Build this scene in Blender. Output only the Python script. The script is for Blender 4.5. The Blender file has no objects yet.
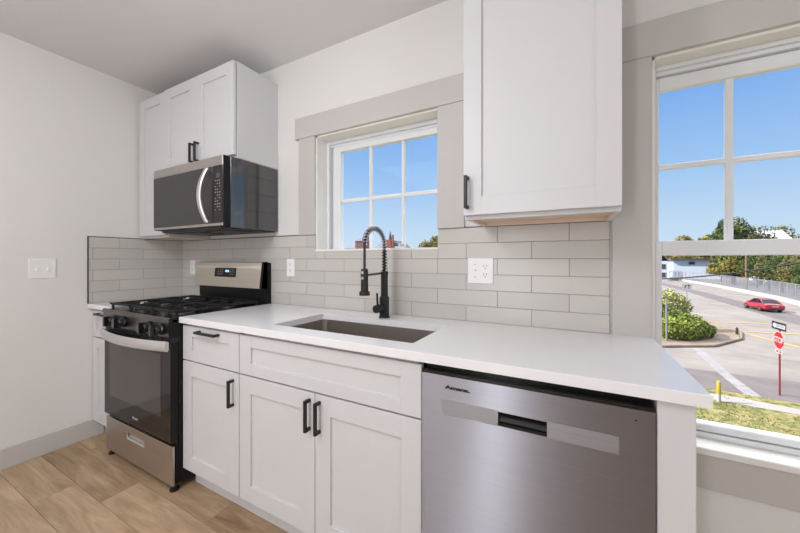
import bpy, bmesh, math, random
from mathutils import Vector, Matrix, noise
random.seed(7)
PI = math.pi
SC = bpy.context.scene
COL = SC.collection

# ------------------------------------------------------------------ camera
cam_d = bpy.data.cameras.new('camera')
cam_d.sensor_width = 36.0
cam_d.lens = 324.16 * 36.0 / 800.0
cam_d.shift_y = -(266.5 - 259.545) / 800.0
cam_d.clip_start = 0.05
cam_d.clip_end = 600
cam = bpy.data.objects.new('camera', cam_d)
COL.objects.link(cam)
cam.location = (2.9158, -1.5624, 1.2146)
cam.rotation_euler = (PI / 2, 0, 0.4893)
SC.camera = cam

# ------------------------------------------------------------------ view, sky, sun, lamps
SC.view_settings.view_transform = 'Standard'
SC.view_settings.look = 'None'
SC.view_settings.exposure = 0.0
SC.view_settings.gamma = 1.0
SC.view_settings.use_curve_mapping = False


def lin(c):
    return c / 12.92 if c <= 0.04045 else ((c + 0.055) / 1.055) ** 2.4


def rgb(r, g, b):
    return (lin(r / 255), lin(g / 255), lin(b / 255), 1.0)


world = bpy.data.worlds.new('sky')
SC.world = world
world.use_nodes = True
wn = world.node_tree
wn.nodes.clear()
w_out = wn.nodes.new('ShaderNodeOutputWorld')
w_bg = wn.nodes.new('ShaderNodeBackground')
w_tc = wn.nodes.new('ShaderNodeTexCoord')
w_sep = wn.nodes.new('ShaderNodeSeparateXYZ')
w_ramp = wn.nodes.new('ShaderNodeValToRGB')
wn.links.new(w_tc.outputs['Generated'], w_sep.inputs[0])
wn.links.new(w_sep.outputs['Z'], w_ramp.inputs[0])
wn.links.new(w_ramp.outputs[0], w_bg.inputs[0])
wn.links.new(w_bg.outputs[0], w_out.inputs[0])
w_ramp.color_ramp.elements[0].position = 0.0
w_ramp.color_ramp.elements[0].color = rgb(216, 234, 248)
w_ramp.color_ramp.elements[1].position = 1.0
w_ramp.color_ramp.elements[1].color = (0.55, 0.68, 0.92, 1)
for pos, c in ((0.10, (196, 222, 248)), (0.22, (164, 203, 246)), (0.40, (122, 173, 240)), (0.50, (130, 178, 240))):
    e = w_ramp.color_ramp.elements.new(pos)
    e.color = rgb(*c)
w_bg.inputs['Strength'].default_value = 1.0
# added bright sky patch above what the windows show, to light sills and jambs
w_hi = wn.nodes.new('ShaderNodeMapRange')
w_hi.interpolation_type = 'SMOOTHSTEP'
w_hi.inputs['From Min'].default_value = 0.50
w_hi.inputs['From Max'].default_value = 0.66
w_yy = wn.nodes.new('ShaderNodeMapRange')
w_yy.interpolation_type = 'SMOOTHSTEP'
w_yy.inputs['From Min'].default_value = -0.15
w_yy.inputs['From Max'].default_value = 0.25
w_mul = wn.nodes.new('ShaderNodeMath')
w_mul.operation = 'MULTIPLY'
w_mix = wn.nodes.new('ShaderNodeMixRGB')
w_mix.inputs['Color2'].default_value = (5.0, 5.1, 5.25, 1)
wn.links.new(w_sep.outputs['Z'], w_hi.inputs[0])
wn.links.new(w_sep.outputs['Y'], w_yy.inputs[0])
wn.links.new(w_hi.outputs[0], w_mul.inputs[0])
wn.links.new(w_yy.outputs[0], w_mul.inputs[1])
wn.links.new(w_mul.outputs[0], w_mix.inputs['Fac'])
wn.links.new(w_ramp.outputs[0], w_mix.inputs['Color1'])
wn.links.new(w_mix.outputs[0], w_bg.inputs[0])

sun_d = bpy.data.lights.new('sun', 'SUN')
sun_d.energy = 8.0
sun_d.angle = 0.01
sun_d.color = (1.0, 0.95, 0.87)
sun = bpy.data.objects.new('sun', sun_d)
COL.objects.link(sun)
sun.rotation_euler = Vector((0.80, 0.28, -0.62)).to_track_quat('-Z', 'Y').to_euler()


def lamp(name, loc, power, radius, color=(1.0, 0.93, 0.86)):
    d = bpy.data.lights.new(name, 'POINT')
    d.energy = power
    d.shadow_soft_size = radius
    d.color = color
    o = bpy.data.objects.new(name, d)
    COL.objects.link(o)
    o.location = loc
    return o


def area(name, loc, target, power, sx, sy, color=(1.0, 0.97, 0.94)):
    d = bpy.data.lights.new(name, 'AREA')
    d.shape = 'RECTANGLE'
    d.size, d.size_y = sx, sy
    d.energy = power
    d.color = color
    o = bpy.data.objects.new(name, d)
    COL.objects.link(o)
    o.location = loc
    o.rotation_euler = (Vector(target) - Vector(loc)).to_track_quat('-Z', 'Y').to_euler()
    return o


lamp('kitchen_ceiling_lamp', (1.82, -1.65, 2.18), 29, 0.15, (0.94, 0.965, 1.0))
area('room_fill', (1.7, -3.0, 2.50), (1.7, -3.0, 0), 25, 2.4, 1.8, (0.90, 0.95, 1.0))  # unseen fill panel added to brighten the room behind the camera
area('side_fill', (5.36, -1.9, 1.35), (0.0, -0.9, 1.1), 27, 1.7, 1.8, (0.92, 0.96, 1.0))  # added fill from the right; the wall there has no window
area('streak_fill', (2.02, -4.30, 1.15), (2.02, 0, 1.15), 28, 0.28, 2.1, (0.90, 0.95, 1.0))  # narrow strip added behind the camera for the dishwasher door's bright streak


# ------------------------------------------------------------------ materials
def new_mat(name):
    m = bpy.data.materials.new(name)
    m.use_nodes = True
    nt = m.node_tree
    return m, nt, nt.nodes['Principled BSDF']


def pmat(name, col, rough=0.5, metal=0.0, spec=0.5, bump=0.0, bscale=60.0, var=0.0, vscale=4.0, coat=0.0, emit=None):
    m, nt, b = new_mat(name)
    b.inputs['Base Color'].default_value = col
    b.inputs['Roughness'].default_value = rough
    b.inputs['Metallic'].default_value = metal
    b.inputs['Specular IOR Level'].default_value = spec
    b.inputs['Coat Weight'].default_value = coat
    tc = nt.nodes.new('ShaderNodeTexCoord')
    if var:
        n = nt.nodes.new('ShaderNodeTexNoise')
        n.inputs['Scale'].default_value = vscale
        n.inputs['Detail'].default_value = 4
        nt.links.new(tc.outputs['Object'], n.inputs['Vector'])
        r = nt.nodes.new('ShaderNodeMixRGB')
        r.blend_type = 'MIX'
        r.inputs['Color1'].default_value = tuple(c * (1 - var) for c in col[:3]) + (1,)
        r.inputs['Color2'].default_value = tuple(min(1, c * (1 + var)) for c in col[:3]) + (1,)
        nt.links.new(n.outputs['Fac'], r.inputs['Fac'])
        nt.links.new(r.outputs[0], b.inputs['Base Color'])
    if bump:
        n2 = nt.nodes.new('ShaderNodeTexNoise')
        n2.inputs['Scale'].default_value = bscale
        n2.inputs['Detail'].default_value = 3
        nt.links.new(tc.outputs['Object'], n2.inputs['Vector'])
        bp = nt.nodes.new('ShaderNodeBump')
        bp.inputs['Strength'].default_value = bump
        bp.inputs['Distance'].default_value = 0.01
        nt.links.new(n2.outputs['Fac'], bp.inputs['Height'])
        nt.links.new(bp.outputs[0], b.inputs['Normal'])
    if emit:
        b.inputs['Emission Color'].default_value = emit[0]
        b.inputs['Emission Strength'].default_value = emit[1]
    return m


def steel_mat(name, col, rough, stretch, aniso=0.7, rot=0.0, bstr=0.05):
    """brushed stainless: fine streaks along one axis of the object"""
    m, nt, b = new_mat(name)
    b.inputs['Metallic'].default_value = 1.0
    b.inputs['Roughness'].default_value = rough
    b.inputs['Anisotropic'].default_value = aniso
    b.inputs['Anisotropic Rotation'].default_value = rot
    tc = nt.nodes.new('ShaderNodeTexCoord')
    mp = nt.nodes.new('ShaderNodeMapping')
    mp.inputs['Scale'].default_value = stretch
    n = nt.nodes.new('ShaderNodeTexNoise')
    n.inputs['Scale'].default_value = 1.0
    n.inputs['Detail'].default_value = 3
    nt.links.new(tc.outputs['Object'], mp.inputs['Vector'])
    nt.links.new(mp.outputs[0], n.inputs['Vector'])
    r = nt.nodes.new('ShaderNodeMixRGB')
    r.inputs['Color1'].default_value = tuple(c * 0.93 for c in col[:3]) + (1,)
    r.inputs['Color2'].default_value = tuple(min(1, c * 1.07) for c in col[:3]) + (1,)
    nt.links.new(n.outputs['Fac'], r.inputs['Fac'])
    nt.links.new(r.outputs[0], b.inputs['Base Color'])
    tg = nt.nodes.new('ShaderNodeTangent')
    tg.direction_type = 'RADIAL'
    tg.axis = 'Z'
    nt.links.new(tg.outputs[0], b.inputs['Tangent'])
    return m


def glass_mat(name, tint=(0.97, 0.985, 0.99, 1), refl=0.10):
    m = bpy.data.materials.new(name)
    m.use_nodes = True
    nt = m.node_tree
    nt.nodes.clear()
    o = nt.nodes.new('ShaderNodeOutputMaterial')
    t = nt.nodes.new('ShaderNodeBsdfTransparent')
    t.inputs[0].default_value = tint
    g = nt.nodes.new('ShaderNodeBsdfGlossy')
    g.inputs['Roughness'].default_value = 0.02
    f = nt.nodes.new('ShaderNodeFresnel')
    geo = nt.nodes.new('ShaderNodeNewGeometry')
    ior = nt.nodes.new('ShaderNodeMapRange')          # outside face 1.25, inside face 1/1.25
    ior.inputs['To Min'].default_value = 1.25
    ior.inputs['To Max'].default_value = 0.8
    nt.links.new(geo.outputs['Backfacing'], ior.inputs[0])
    nt.links.new(ior.outputs[0], f.inputs[0])
    mx = nt.nodes.new('ShaderNodeMixShader')
    nt.links.new(f.outputs[0], mx.inputs[0])
    nt.links.new(t.outputs[0], mx.inputs[1])
    nt.links.new(g.outputs[0], mx.inputs[2])
    nt.links.new(mx.outputs[0], o.inputs[0])
    return m


def attr_var_mat(name, c1, c2, rough, wood=False, bump=0.0, bscale=20, spec=0.5):
    """colour varies per piece through the 'rnd' face attribute (planks, tiles)"""
    m, nt, b = new_mat(name)
    b.inputs['Roughness'].default_value = rough
    b.inputs['Specular IOR Level'].default_value = spec
    at = nt.nodes.new('ShaderNodeAttribute')
    at.attribute_name = 'rnd'
    tc = nt.nodes.new('ShaderNodeTexCoord')
    mixc = nt.nodes.new('ShaderNodeMixRGB')
    mixc.inputs['Color1'].default_value = c1
    mixc.inputs['Color2'].default_value = c2
    if wood:
        # grain: noise stretched along the plank, shifted for every plank
        add = nt.nodes.new('ShaderNodeVectorMath')
        add.operation = 'ADD'
        cmb = nt.nodes.new('ShaderNodeCombineXYZ')
        mul = nt.nodes.new('ShaderNodeMath')
        mul.operation = 'MULTIPLY'
        mul.inputs[1].default_value = 37.0
        nt.links.new(at.outputs['Fac'], mul.inputs[0])
        nt.links.new(mul.outputs[0], cmb.inputs[0])
        nt.links.new(mul.outputs[0], cmb.inputs[1])
        nt.links.new(tc.outputs['Object'], add.inputs[0])
        nt.links.new(cmb.outputs[0], add.inputs[1])
        mp = nt.nodes.new('ShaderNodeMapping')
        mp.inputs['Scale'].default_value = (1.3, 9.0, 1.0)
        nt.links.new(add.outputs[0], mp.inputs['Vector'])
        n1 = nt.nodes.new('ShaderNodeTexNoise')
        n1.inputs['Scale'].default_value = 1.6
        n1.inputs['Detail'].default_value = 7
        n1.inputs['Roughness'].default_value = 0.62
        n1.inputs['Distortion'].default_value = 0.9
        nt.links.new(mp.outputs[0], n1.inputs['Vector'])
        mp2 = nt.nodes.new('ShaderNodeMapping')
        mp2.inputs['Scale'].default_value = (5.0, 110.0, 1.0)
        nt.links.new(add.outputs[0], mp2.inputs['Vector'])
        n2 = nt.nodes.new('ShaderNodeTexNoise')
        n2.inputs['Scale'].default_value = 1.0
        n2.inputs['Detail'].default_value = 3
        nt.links.new(mp2.outputs[0], n2.inputs['Vector'])
        m1 = nt.nodes.new('ShaderNodeMath')
        m1.operation = 'MULTIPLY_ADD'
        m1.inputs[1].default_value = 0.30
        nt.links.new(at.outputs['Fac'], m1.inputs[0])
        mr = nt.nodes.new('ShaderNodeMapRange')
        mr.inputs['From Min'].default_value = 0.25
        mr.inputs['From Max'].default_value = 0.75
        mr.inputs['To Min'].default_value = -0.12
        mr.inputs['To Max'].default_value = 0.62
        nt.links.new(n1.outputs['Fac'], mr.inputs[0])
        nt.links.new(mr.outputs[0], m1.inputs[2])
        m2 = nt.nodes.new('ShaderNodeMath')
        m2.operation = 'MULTIPLY_ADD'
        m2.inputs[1].default_value = 0.34
        nt.links.new(n2.outputs['Fac'], m2.inputs[0])
        nt.links.new(m1.outputs[0], m2.inputs[2])
        nt.links.new(m2.outputs[0], mixc.inputs['Fac'])
    else:
        nt.links.new(at.outputs['Fac'], mixc.inputs['Fac'])
    nt.links.new(mixc.outputs[0], b.inputs['Base Color'])
    if bump:
        n3 = nt.nodes.new('ShaderNodeTexNoise')
        n3.inputs['Scale'].default_value = bscale
        nt.links.new(tc.outputs['Object'], n3.inputs['Vector'])
        bp = nt.nodes.new('ShaderNodeBump')
        bp.inputs['Strength'].default_value = bump
        bp.inputs['Distance'].default_value = 0.01
        nt.links.new(n3.outputs['Fac'], bp.inputs['Height'])
        nt.links.new(bp.outputs[0], b.inputs['Normal'])
    return m


def ramp_mat(name, stops, scale, rough=0.9, detail=6, scale2=None):
    m, nt, b = new_mat(name)
    b.inputs['Roughness'].default_value = rough
    b.inputs['Specular IOR Level'].default_value = 0.2
    tc = nt.nodes.new('ShaderNodeTexCoord')
    n = nt.nodes.new('ShaderNodeTexNoise')
    n.inputs['Scale'].default_value = scale
    n.inputs['Detail'].default_value = detail
    n.inputs['Roughness'].default_value = 0.65
    nt.links.new(tc.outputs['Object'], n.inputs['Vector'])
    r = nt.nodes.new('ShaderNodeValToRGB')
    r.color_ramp.elements[0].position = stops[0][0]
    r.color_ramp.elements[0].color = stops[0][1]
    r.color_ramp.elements[1].position = stops[-1][0]
    r.color_ramp.elements[1].color = stops[-1][1]
    for p, c in stops[1:-1]:
        r.color_ramp.elements.new(p).color = c
    nt.links.new(n.outputs['Fac'], r.inputs[0])
    nt.links.new(r.outputs[0], b.inputs['Base Color'])
    return m


def mesh_fence_mat(name):
    m = bpy.data.materials.new(name)
    m.use_nodes = True
    nt = m.node_tree
    b = nt.nodes['Principled BSDF']
    b.inputs['Base Color'].default_value = rgb(150, 150, 158)
    b.inputs['Roughness'].default_value = 0.6
    b.inputs['Alpha'].default_value = 0.24
    return m


M = {}
M['wall'] = pmat('wall_paint', rgb(227, 224, 221), 0.85, bump=0.05, bscale=90)
M['ceiling'] = pmat('ceiling_paint', rgb(226, 225, 226), 0.9, bump=0.10, bscale=110)
M['trim'] = pmat('greige_trim_paint', rgb(198, 193, 189), 0.5)
M['white_trim'] = pmat('white_jamb_paint', rgb(236, 233, 228), 0.5)
M['vinyl'] = pmat('white_vinyl', rgb(228, 229, 231), 0.35)
M['cab'] = pmat('white_cabinet_paint', rgb(213, 211, 213), 0.32)
M['cab_in'] = pmat('cabinet_carcass', rgb(226, 224, 224), 0.5)
M['rawwood'] = pmat('unfinished_wood', rgb(228, 206, 186), 0.7, var=0.08, vscale=14)
M['counter'] = pmat('white_quartz', rgb(238, 236, 238), 0.18, var=0.012, vscale=9)
M['steel'] = steel_mat('brushed_steel', rgb(196, 190, 186), 0.34, (2, 2, 300), rot=0.25)
M['steel_dark'] = steel_mat('dark_steel', rgb(120, 115, 113), 0.36, (2, 2, 300), rot=0.25)
M['steel_door'] = steel_mat('brushed_steel_door', rgb(157, 155, 162), 0.42, (2, 2, 260), aniso=0.985, rot=0.25)
M['steel_strip'] = steel_mat('satin_steel_strip', rgb(166, 167, 174), 0.48, (2, 2, 200), aniso=0.3, rot=0.25)
M['steel_sink'] = steel_mat('sink_steel', rgb(176, 167, 160), 0.40, (160, 160, 3), aniso=0.3, rot=0.25)
M['handle_steel'] = pmat('handle_steel', rgb(216, 213, 214), 0.42, metal=0.9)
M['black'] = pmat('black_enamel', rgb(20, 20, 22), 0.22)
M['black_matte'] = pmat('matte_black_metal', rgb(24, 24, 26), 0.42)
M['iron'] = pmat('cast_iron', rgb(26, 26, 28), 0.55, bump=0.2, bscale=150)
M['glass_black'] = pmat('black_oven_glass', rgb(20, 18, 18), 0.05, spec=0.4)
M['door_window'] = pmat('oven_window_glass', rgb(66, 59, 56), 0.07, spec=0.55)
M['mw_glass'] = pmat('microwave_mesh_glass', rgb(58, 55, 54), 0.28, spec=0.5)
M['mw_side'] = pmat('microwave_case', rgb(36, 36, 40), 0.14, spec=1.0, coat=1.0)
M['black_side'] = pmat('black_side_paint', rgb(15, 15, 16), 0.45, spec=0.3)
M['burner'] = pmat('dull_aluminium', rgb(96, 94, 94), 0.5, metal=0.8)
M['steel_back'] = steel_mat('bright_steel', rgb(236, 228, 218), 0.40, (2, 2, 300), rot=0.25)
M['mw_panel'] = pmat('microwave_touch_panel', rgb(30, 22, 26), 0.12)
M['display'] = pmat('display_glow', rgb(20, 24, 36), 0.2, emit=((0.45, 0.5, 0.8, 1), 0.14))
M['clock'] = pmat('clock_digits', rgb(120, 190, 255), 0.3, emit=((0.55, 0.8, 1.0, 1), 1.4))
M['legend'] = pmat('panel_legend', rgb(205, 190, 185), 0.5)
M['plate'] = pmat('white_plastic_plate', rgb(240, 238, 238), 0.35)
M['slot'] = pmat('outlet_slot', rgb(60, 56, 56), 0.6)
M['grout'] = pmat('grey_grout', rgb(148, 142, 138), 0.9)
M['edge'] = pmat('dark_edge_trim', rgb(42, 38, 38), 0.4)
M['logo_dark'] = pmat('logo_dark', rgb(28, 24, 28), 0.4)
M['logo_light'] = pmat('logo_light', rgb(206, 200, 198), 0.4)
M['tile'] = attr_var_mat('grey_glazed_tile', rgb(194, 190, 184), rgb(203, 198, 192), 0.28, bump=0.10, bscale=9)
M['plank'] = attr_var_mat('oak_plank', rgb(220, 191, 156), rgb(132, 102, 76), 0.42, wood=True, spec=0.35)
M['seam'] = pmat('plank_seam', rgb(92, 68, 48), 0.8)
M['pane'] = glass_mat('window_glass')
def orgb(r, g, b, k=0.50):
    c = rgb(r, g, b)
    return (c[0] * k, c[1] * k, c[2] * k, 1.0)


# outdoors
M['asphalt'] = ramp_mat('asphalt', [(0.3, orgb(166, 153, 148)), (0.5, orgb(186, 173, 166)), (0.7, orgb(200, 188, 180))], 0.35)
M['asphalt_dark'] = ramp_mat('worn_asphalt', [(0.3, orgb(138, 126, 126)), (0.7, orgb(164, 152, 150))], 0.8)
M['concrete'] = ramp_mat('pale_concrete', [(0.3, orgb(196, 184, 176)), (0.7, orgb(222, 212, 204))], 0.9)
M['bank'] = ramp_mat('weedy_embankment', [(0.3, orgb(128, 118, 122)), (0.5, orgb(150, 140, 140)), (0.7, orgb(140, 140, 104))], 0.25)
M['dirt'] = ramp_mat('bare_dirt', [(0.3, orgb(170, 144, 124)), (0.7, orgb(206, 184, 164))], 0.7)
M['grass'] = ramp_mat('dry_grass', [(0.34, orgb(96, 112, 54)), (0.46, orgb(150, 150, 88)), (0.56, orgb(196, 176, 118)), (0.70, orgb(216, 196, 150))], 4.5, detail=12)
M['blade'] = attr_var_mat('grass_blades', orgb(112, 128, 58), orgb(214, 196, 136), 0.9)
M['yellow'] = pmat('yellow_road_paint', orgb(226, 190, 120), 0.8, var=0.15, vscale=3)
M['white_paint'] = ramp_mat('white_road_paint', [(0.35, orgb(178, 168, 168)), (0.65, orgb(212, 204, 204))], 2.5)
M['chain'] = mesh_fence_mat('chain_link')
M['galv'] = pmat('galvanised_post', orgb(190, 190, 194), 0.5)
M['barrier'] = pmat('white_barrier', orgb(232, 224, 218), 0.8, var=0.06, vscale=0.5)
M['red'] = pmat('red_car_paint', (0.36, 0.008, 0.022, 1), 0.25, coat=0.6)
M['sign_red'] = pmat('sign_red', orgb(214, 26, 38), 0.5)
M['sign_white'] = pmat('sign_white', orgb(240, 240, 240), 0.5)
M['sign_black'] = pmat('sign_black', orgb(34, 34, 44), 0.5)
M['post_red'] = pmat('rusty_red_post', orgb(176, 52, 60), 0.6, var=0.2, vscale=6)
M['car_glass'] = pmat('car_glass', orgb(40, 44, 60), 0.4, spec=0.08)
M['rubber'] = pmat('tyre_rubber', orgb(34, 32, 34), 0.8)
M['rim'] = pmat('alloy_rim', orgb(170, 150, 146), 0.35, metal=0.7)
M['tail'] = pmat('tail_lamp', orgb(226, 60, 54), 0.25)
M['yellow_cap'] = pmat('yellow_bollard_paint', orgb(250, 206, 50), 0.5)
M['white_bollard'] = pmat('white_bollard_paint', orgb(236, 234, 230), 0.5)
M['bark'] = pmat('bark', orgb(96, 78, 62), 0.9, var=0.2, vscale=3)
M['pole_wood'] = pmat('weathered_pole', orgb(164, 136, 108), 0.9, var=0.12, vscale=2)
M['cable'] = pmat('black_cable', orgb(40, 38, 42), 0.7)
M['brick'] = pmat('red_brick', orgb(206, 128, 104), 0.9, var=0.15, vscale=1.5)
M['slate'] = pmat('grey_slate_roof', orgb(158, 158, 172), 0.8, var=0.08, vscale=0.6)
M['dark_roof'] = pmat('dark_roof', orgb(112, 112, 132), 0.8)
M['siding'] = pmat('white_siding', orgb(224, 232, 246, .95), 0.8)
M['house_window'] = pmat('house_window', orgb(96, 104, 116), 0.2)
M['leaf_green'] = attr_var_mat('green_leaves', orgb(70, 96, 50), orgb(140, 156, 84), 0.75, spec=0.25)
M['leaf_olive'] = attr_var_mat('olive_leaves', orgb(116, 118, 66), orgb(184, 168, 110), 0.75, spec=0.25)
M['leaf_yellow'] = attr_var_mat('yellowing_leaves', orgb(112, 116, 54), orgb(206, 184, 92), 0.75, spec=0.25)
M['leaf_bush'] = attr_var_mat('bush_leaves', orgb(92, 116, 40, .5), orgb(196, 206, 92, .55), 0.75, spec=0.25)
M['leaf_thin'] = attr_var_mat('thin_bush_leaves', orgb(150, 158, 80, .65), orgb(222, 216, 136, .65), 0.75, spec=0.25)

# ------------------------------------------------------------------ building helpers
LOC = {}


class MB:
    """collects boxes, prisms, tubes and lathes; build() links them as one mesh object"""

    def __init__(self):
        self.bm = bmesh.new()
        self.lay = self.bm.faces.layers.float.new('rnd')

    def rnd(self, faces, v):
        for f in faces:
            f[self.lay] = v

    def poly(self, pts):
        vs = [self.bm.verts.new(p) for p in pts]
        return self.bm.faces.new(vs)

    def box(self, x0, x1, y0, y1, z0, z1, bev=0.0, seg=1):
        if x0 > x1: x0, x1 = x1, x0
        if y0 > y1: y0, y1 = y1, y0
        if z0 > z1: z0, z1 = z1, z0
        c = [(x0, y0, z0), (x1, y0, z0), (x1, y1, z0), (x0, y1, z0), (x0, y0, z1), (x1, y0, z1), (x1, y1, z1), (x0, y1, z1)]
        v = [self.bm.verts.new(p) for p in c]
        fs = [self.bm.faces.new([v[i] for i in q]) for q in
              ((0, 3, 2, 1), (4, 5, 6, 7), (0, 1, 5, 4), (1, 2, 6, 5), (2, 3, 7, 6), (3, 0, 4, 7))]
        if bev > 0:
            es = list({e for f in fs for e in f.edges})
            r = bmesh.ops.bevel(self.bm, geom=es + v, offset=bev, segments=seg, affect='EDGES', profile=0.5)
            fs = list({f for q in r['verts'] for f in q.link_faces})
        return fs

    def prism(self, poly, f0, f1):
        """poly: 2-D outline; f0, f1 map (a,b) to the near and the far 3-D point"""
        a = [self.bm.verts.new(f0(*p)) for p in poly]
        b = [self.bm.verts.new(f1(*p)) for p in poly]
        n = len(poly)
        self.bm.faces.new(a)
        self.bm.faces.new(list(reversed(b)))
        for i in range(n):
            self.bm.faces.new([a[i], b[i], b[(i + 1) % n], a[(i + 1) % n]])

    def loft(self, rings, cap=True, closed=True):
        vr = [[self.bm.verts.new(p) for p in r] for r in rings]
        n = len(vr[0])
        fs = []
        for i in range(len(vr) - 1):
            for j in range(n if closed else n - 1):
                k = (j + 1) % n
                fs.append(self.bm.faces.new([vr[i][j], vr[i][k], vr[i + 1][k], vr[i + 1][j]]))
        if cap:
            fs.append(self.bm.faces.new(list(reversed(vr[0]))))
            fs.append(self.bm.faces.new(vr[-1]))
        return fs

    def tube(self, pts, r, n=12, cap=True):
        pts = [Vector(p) for p in pts]
        rr = r if isinstance(r, (list, tuple)) else [r] * len(pts)
        t0 = (pts[1] - pts[0]).normalized()
        up = Vector((0, 0, 1)) if abs(t0.z) < 0.9 else Vector((1, 0, 0))
        u = t0.cross(up).normalized()
        rings = []
        for i, p in enumerate(pts):
            if i == 0: t = pts[1] - pts[0]
            elif i == len(pts) - 1: t = pts[-1] - pts[-2]
            else: t = (pts[i + 1] - pts[i]).normalized() + (pts[i] - pts[i - 1]).normalized()
            t.normalize()
            u = (u - t * u.dot(t)).normalized()
            w = t.cross(u)
            rings.append([p + (u * math.cos(2 * PI * k / n) + w * math.sin(2 * PI * k / n)) * rr[i] for k in range(n)])
        return self.loft(rings, cap)

    def cyl(self, p0, p1, r0, r1=None, n=24):
        return self.tube([p0, p1], [r0, r0 if r1 is None else r1], n)

    def build(self, name, mat, parent=None, smooth=None, recalc=True, origin=None):
        bm = self.bm
        if recalc:
            bmesh.ops.recalc_face_normals(bm, faces=bm.faces[:])
        if parent is not None:
            loc = LOC[parent.name]
        elif origin is not None:
            loc = Vector(origin)
        else:
            xs = [v.co.x for v in bm.verts]; ys = [v.co.y for v in bm.verts]; zs = [v.co.z for v in bm.verts]
            loc = Vector(((min(xs) + max(xs)) / 2, (min(ys) + max(ys)) / 2, min(zs)))
        bmesh.ops.translate(bm, verts=bm.verts[:], vec=-loc)
        me = bpy.data.meshes.new(name)
        bm.to_mesh(me)
        bm.free()
        me.materials.append(mat)
        if smooth is not None:
            for p in me.polygons:
                p.use_smooth = True
            me.set_sharp_from_angle(angle=math.radians(smooth))
        o = bpy.data.objects.new(name, me)
        COL.objects.link(o)
        if parent is not None:
            o.parent = parent
        else:
            o.location = loc
        LOC[o.name] = loc
        return o


def tag(o, label, cat, group=None, kind=None):
    o['label'] = label
    o['category'] = cat
    if group: o['group'] = group
    if kind: o['kind'] = kind
    return o


def thing(name, label, cat, loc, group=None, kind=None):
    o = bpy.data.objects.new(name, None)
    o.empty_display_size = 0.05
    COL.objects.link(o)
    o.location = loc
    LOC[o.name] = Vector(loc)
    return tag(o, label, cat, group, kind)


def struct(o, label=None):
    o['kind'] = 'structure'
    if label: o['label'] = label
    return o


def copy_tree(o, parent=None):
    c = o.copy()
    COL.objects.link(c)
    if parent is not None: c.parent = parent
    for ch in o.children:
        copy_tree(ch, c)
    return c


def text_mesh(s, size, mtx, depth=0.0004, shear=0.0, offset=0.0):
    cu = bpy.data.curves.new('lettering', 'FONT')
    cu.body = s
    cu.size = size
    cu.extrude = depth
    cu.align_x = 'CENTER'
    cu.align_y = 'CENTER'
    cu.shear = shear
    cu.offset = offset
    cu.resolution_u = 3
    t = bpy.data.objects.new('lettering', cu)
    me = bpy.data.meshes.new_from_object(t)
    me.transform(mtx)
    bpy.data.objects.remove(t)
    bpy.data.curves.remove(cu)
    return me


def text_part(name, s, size, loc, rot, mat, parent, label=None, shear=0.0, sx=1.0, offset=0.0):
    m = Matrix.Translation(Vector(loc) - LOC[parent.name]) @ rot @ Matrix.Diagonal((sx, 1, 1, 1))
    me = text_mesh(s, size, m, shear=shear, offset=offset)
    me.materials.append(mat)
    o = bpy.data.objects.new(name, me)
    COL.objects.link(o)
    o.parent = parent
    LOC[o.name] = LOC[parent.name]
    if label: o['label'] = label
    return o


FRONT = Matrix.Rotation(PI / 2, 4, 'X')     # text that faces -Y

# ------------------------------------------------------------------ room shell
CEIL = 2.528
W1 = (1.485, 2.308, 1.276, 1.992)      # sink window opening  x0 x1 z0 z1
W2 = (3.184, 3.940, 0.540, 1.992)      # tall window opening


def wall_with_holes(name, x0, x1, z0, z1, y0, y1, holes):
    mb = MB()
    xs = sorted({x0, x1, *[h[0] for h in holes], *[h[1] for h in holes]})
    zs = sorted({z0, z1, *[h[2] for h in holes], *[h[3] for h in holes]})
    inside = lambda a, b: any(h[0] <= a <= h[1] and h[2] <= b <= h[3] for h in holes)
    nx, nz = len(xs) - 1, len(zs) - 1
    solid = [[not inside((xs[i] + xs[i + 1]) / 2, (zs[j] + zs[j + 1]) / 2) for j in range(nz)] for i in range(nx)]
    V = {}

    def v(i, j, k):
        if (i, j, k) not in V:
            V[i, j, k] = mb.bm.verts.new((xs[i], (y0, y1)[k], zs[j]))
        return V[i, j, k]
    for i in range(nx):
        for j in range(nz):
            if not solid[i][j]: continue
            mb.bm.faces.new([v(i, j, 0), v(i + 1, j, 0), v(i + 1, j + 1, 0), v(i, j + 1, 0)])
            mb.bm.faces.new([v(i, j, 1), v(i, j + 1, 1), v(i + 1, j + 1, 1), v(i + 1, j, 1)])
            for di, dj, a, b in ((-1, 0, (i, j), (i, j + 1)), (1, 0, (i + 1, j + 1), (i + 1, j)), (0, -1, (i + 1, j), (i, j)), (0, 1, (i, j + 1), (i + 1, j + 1))):
                p, q = i + di, j + dj
                if 0 <= p < nx and 0 <= q < nz and solid[p][q]: continue
                mb.bm.faces.new([v(*a, 0), v(*b, 0), v(*b, 1), v(*a, 1)])
    return struct(mb.build(name, M['wall']))


RX, RY = 5.4, -4.4
wall_with_holes('wall_back', -0.14, RX + 0.14, -0.02, CEIL, 0.0, 0.16, [W1, W2])
b = MB(); b.box(-0.14, 0.0, RY, 0.0, -0.02, CEIL); struct(b.build('wall_left', M['wall']))
b = MB(); b.box(RX, RX + 0.14, RY, 0.0, -0.02, CEIL); struct(b.build('wall_right', M['wall']))
b = MB(); b.box(-0.14, RX + 0.14, RY - 0.14, RY, -0.02, CEIL); struct(b.build('wall_front', M['wall']))
b = MB(); b.box(-0.14, RX + 0.14, RY - 0.14, 0.16, CEIL, CEIL + 0.2); struct(b.build('ceiling', M['ceiling']))

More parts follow.
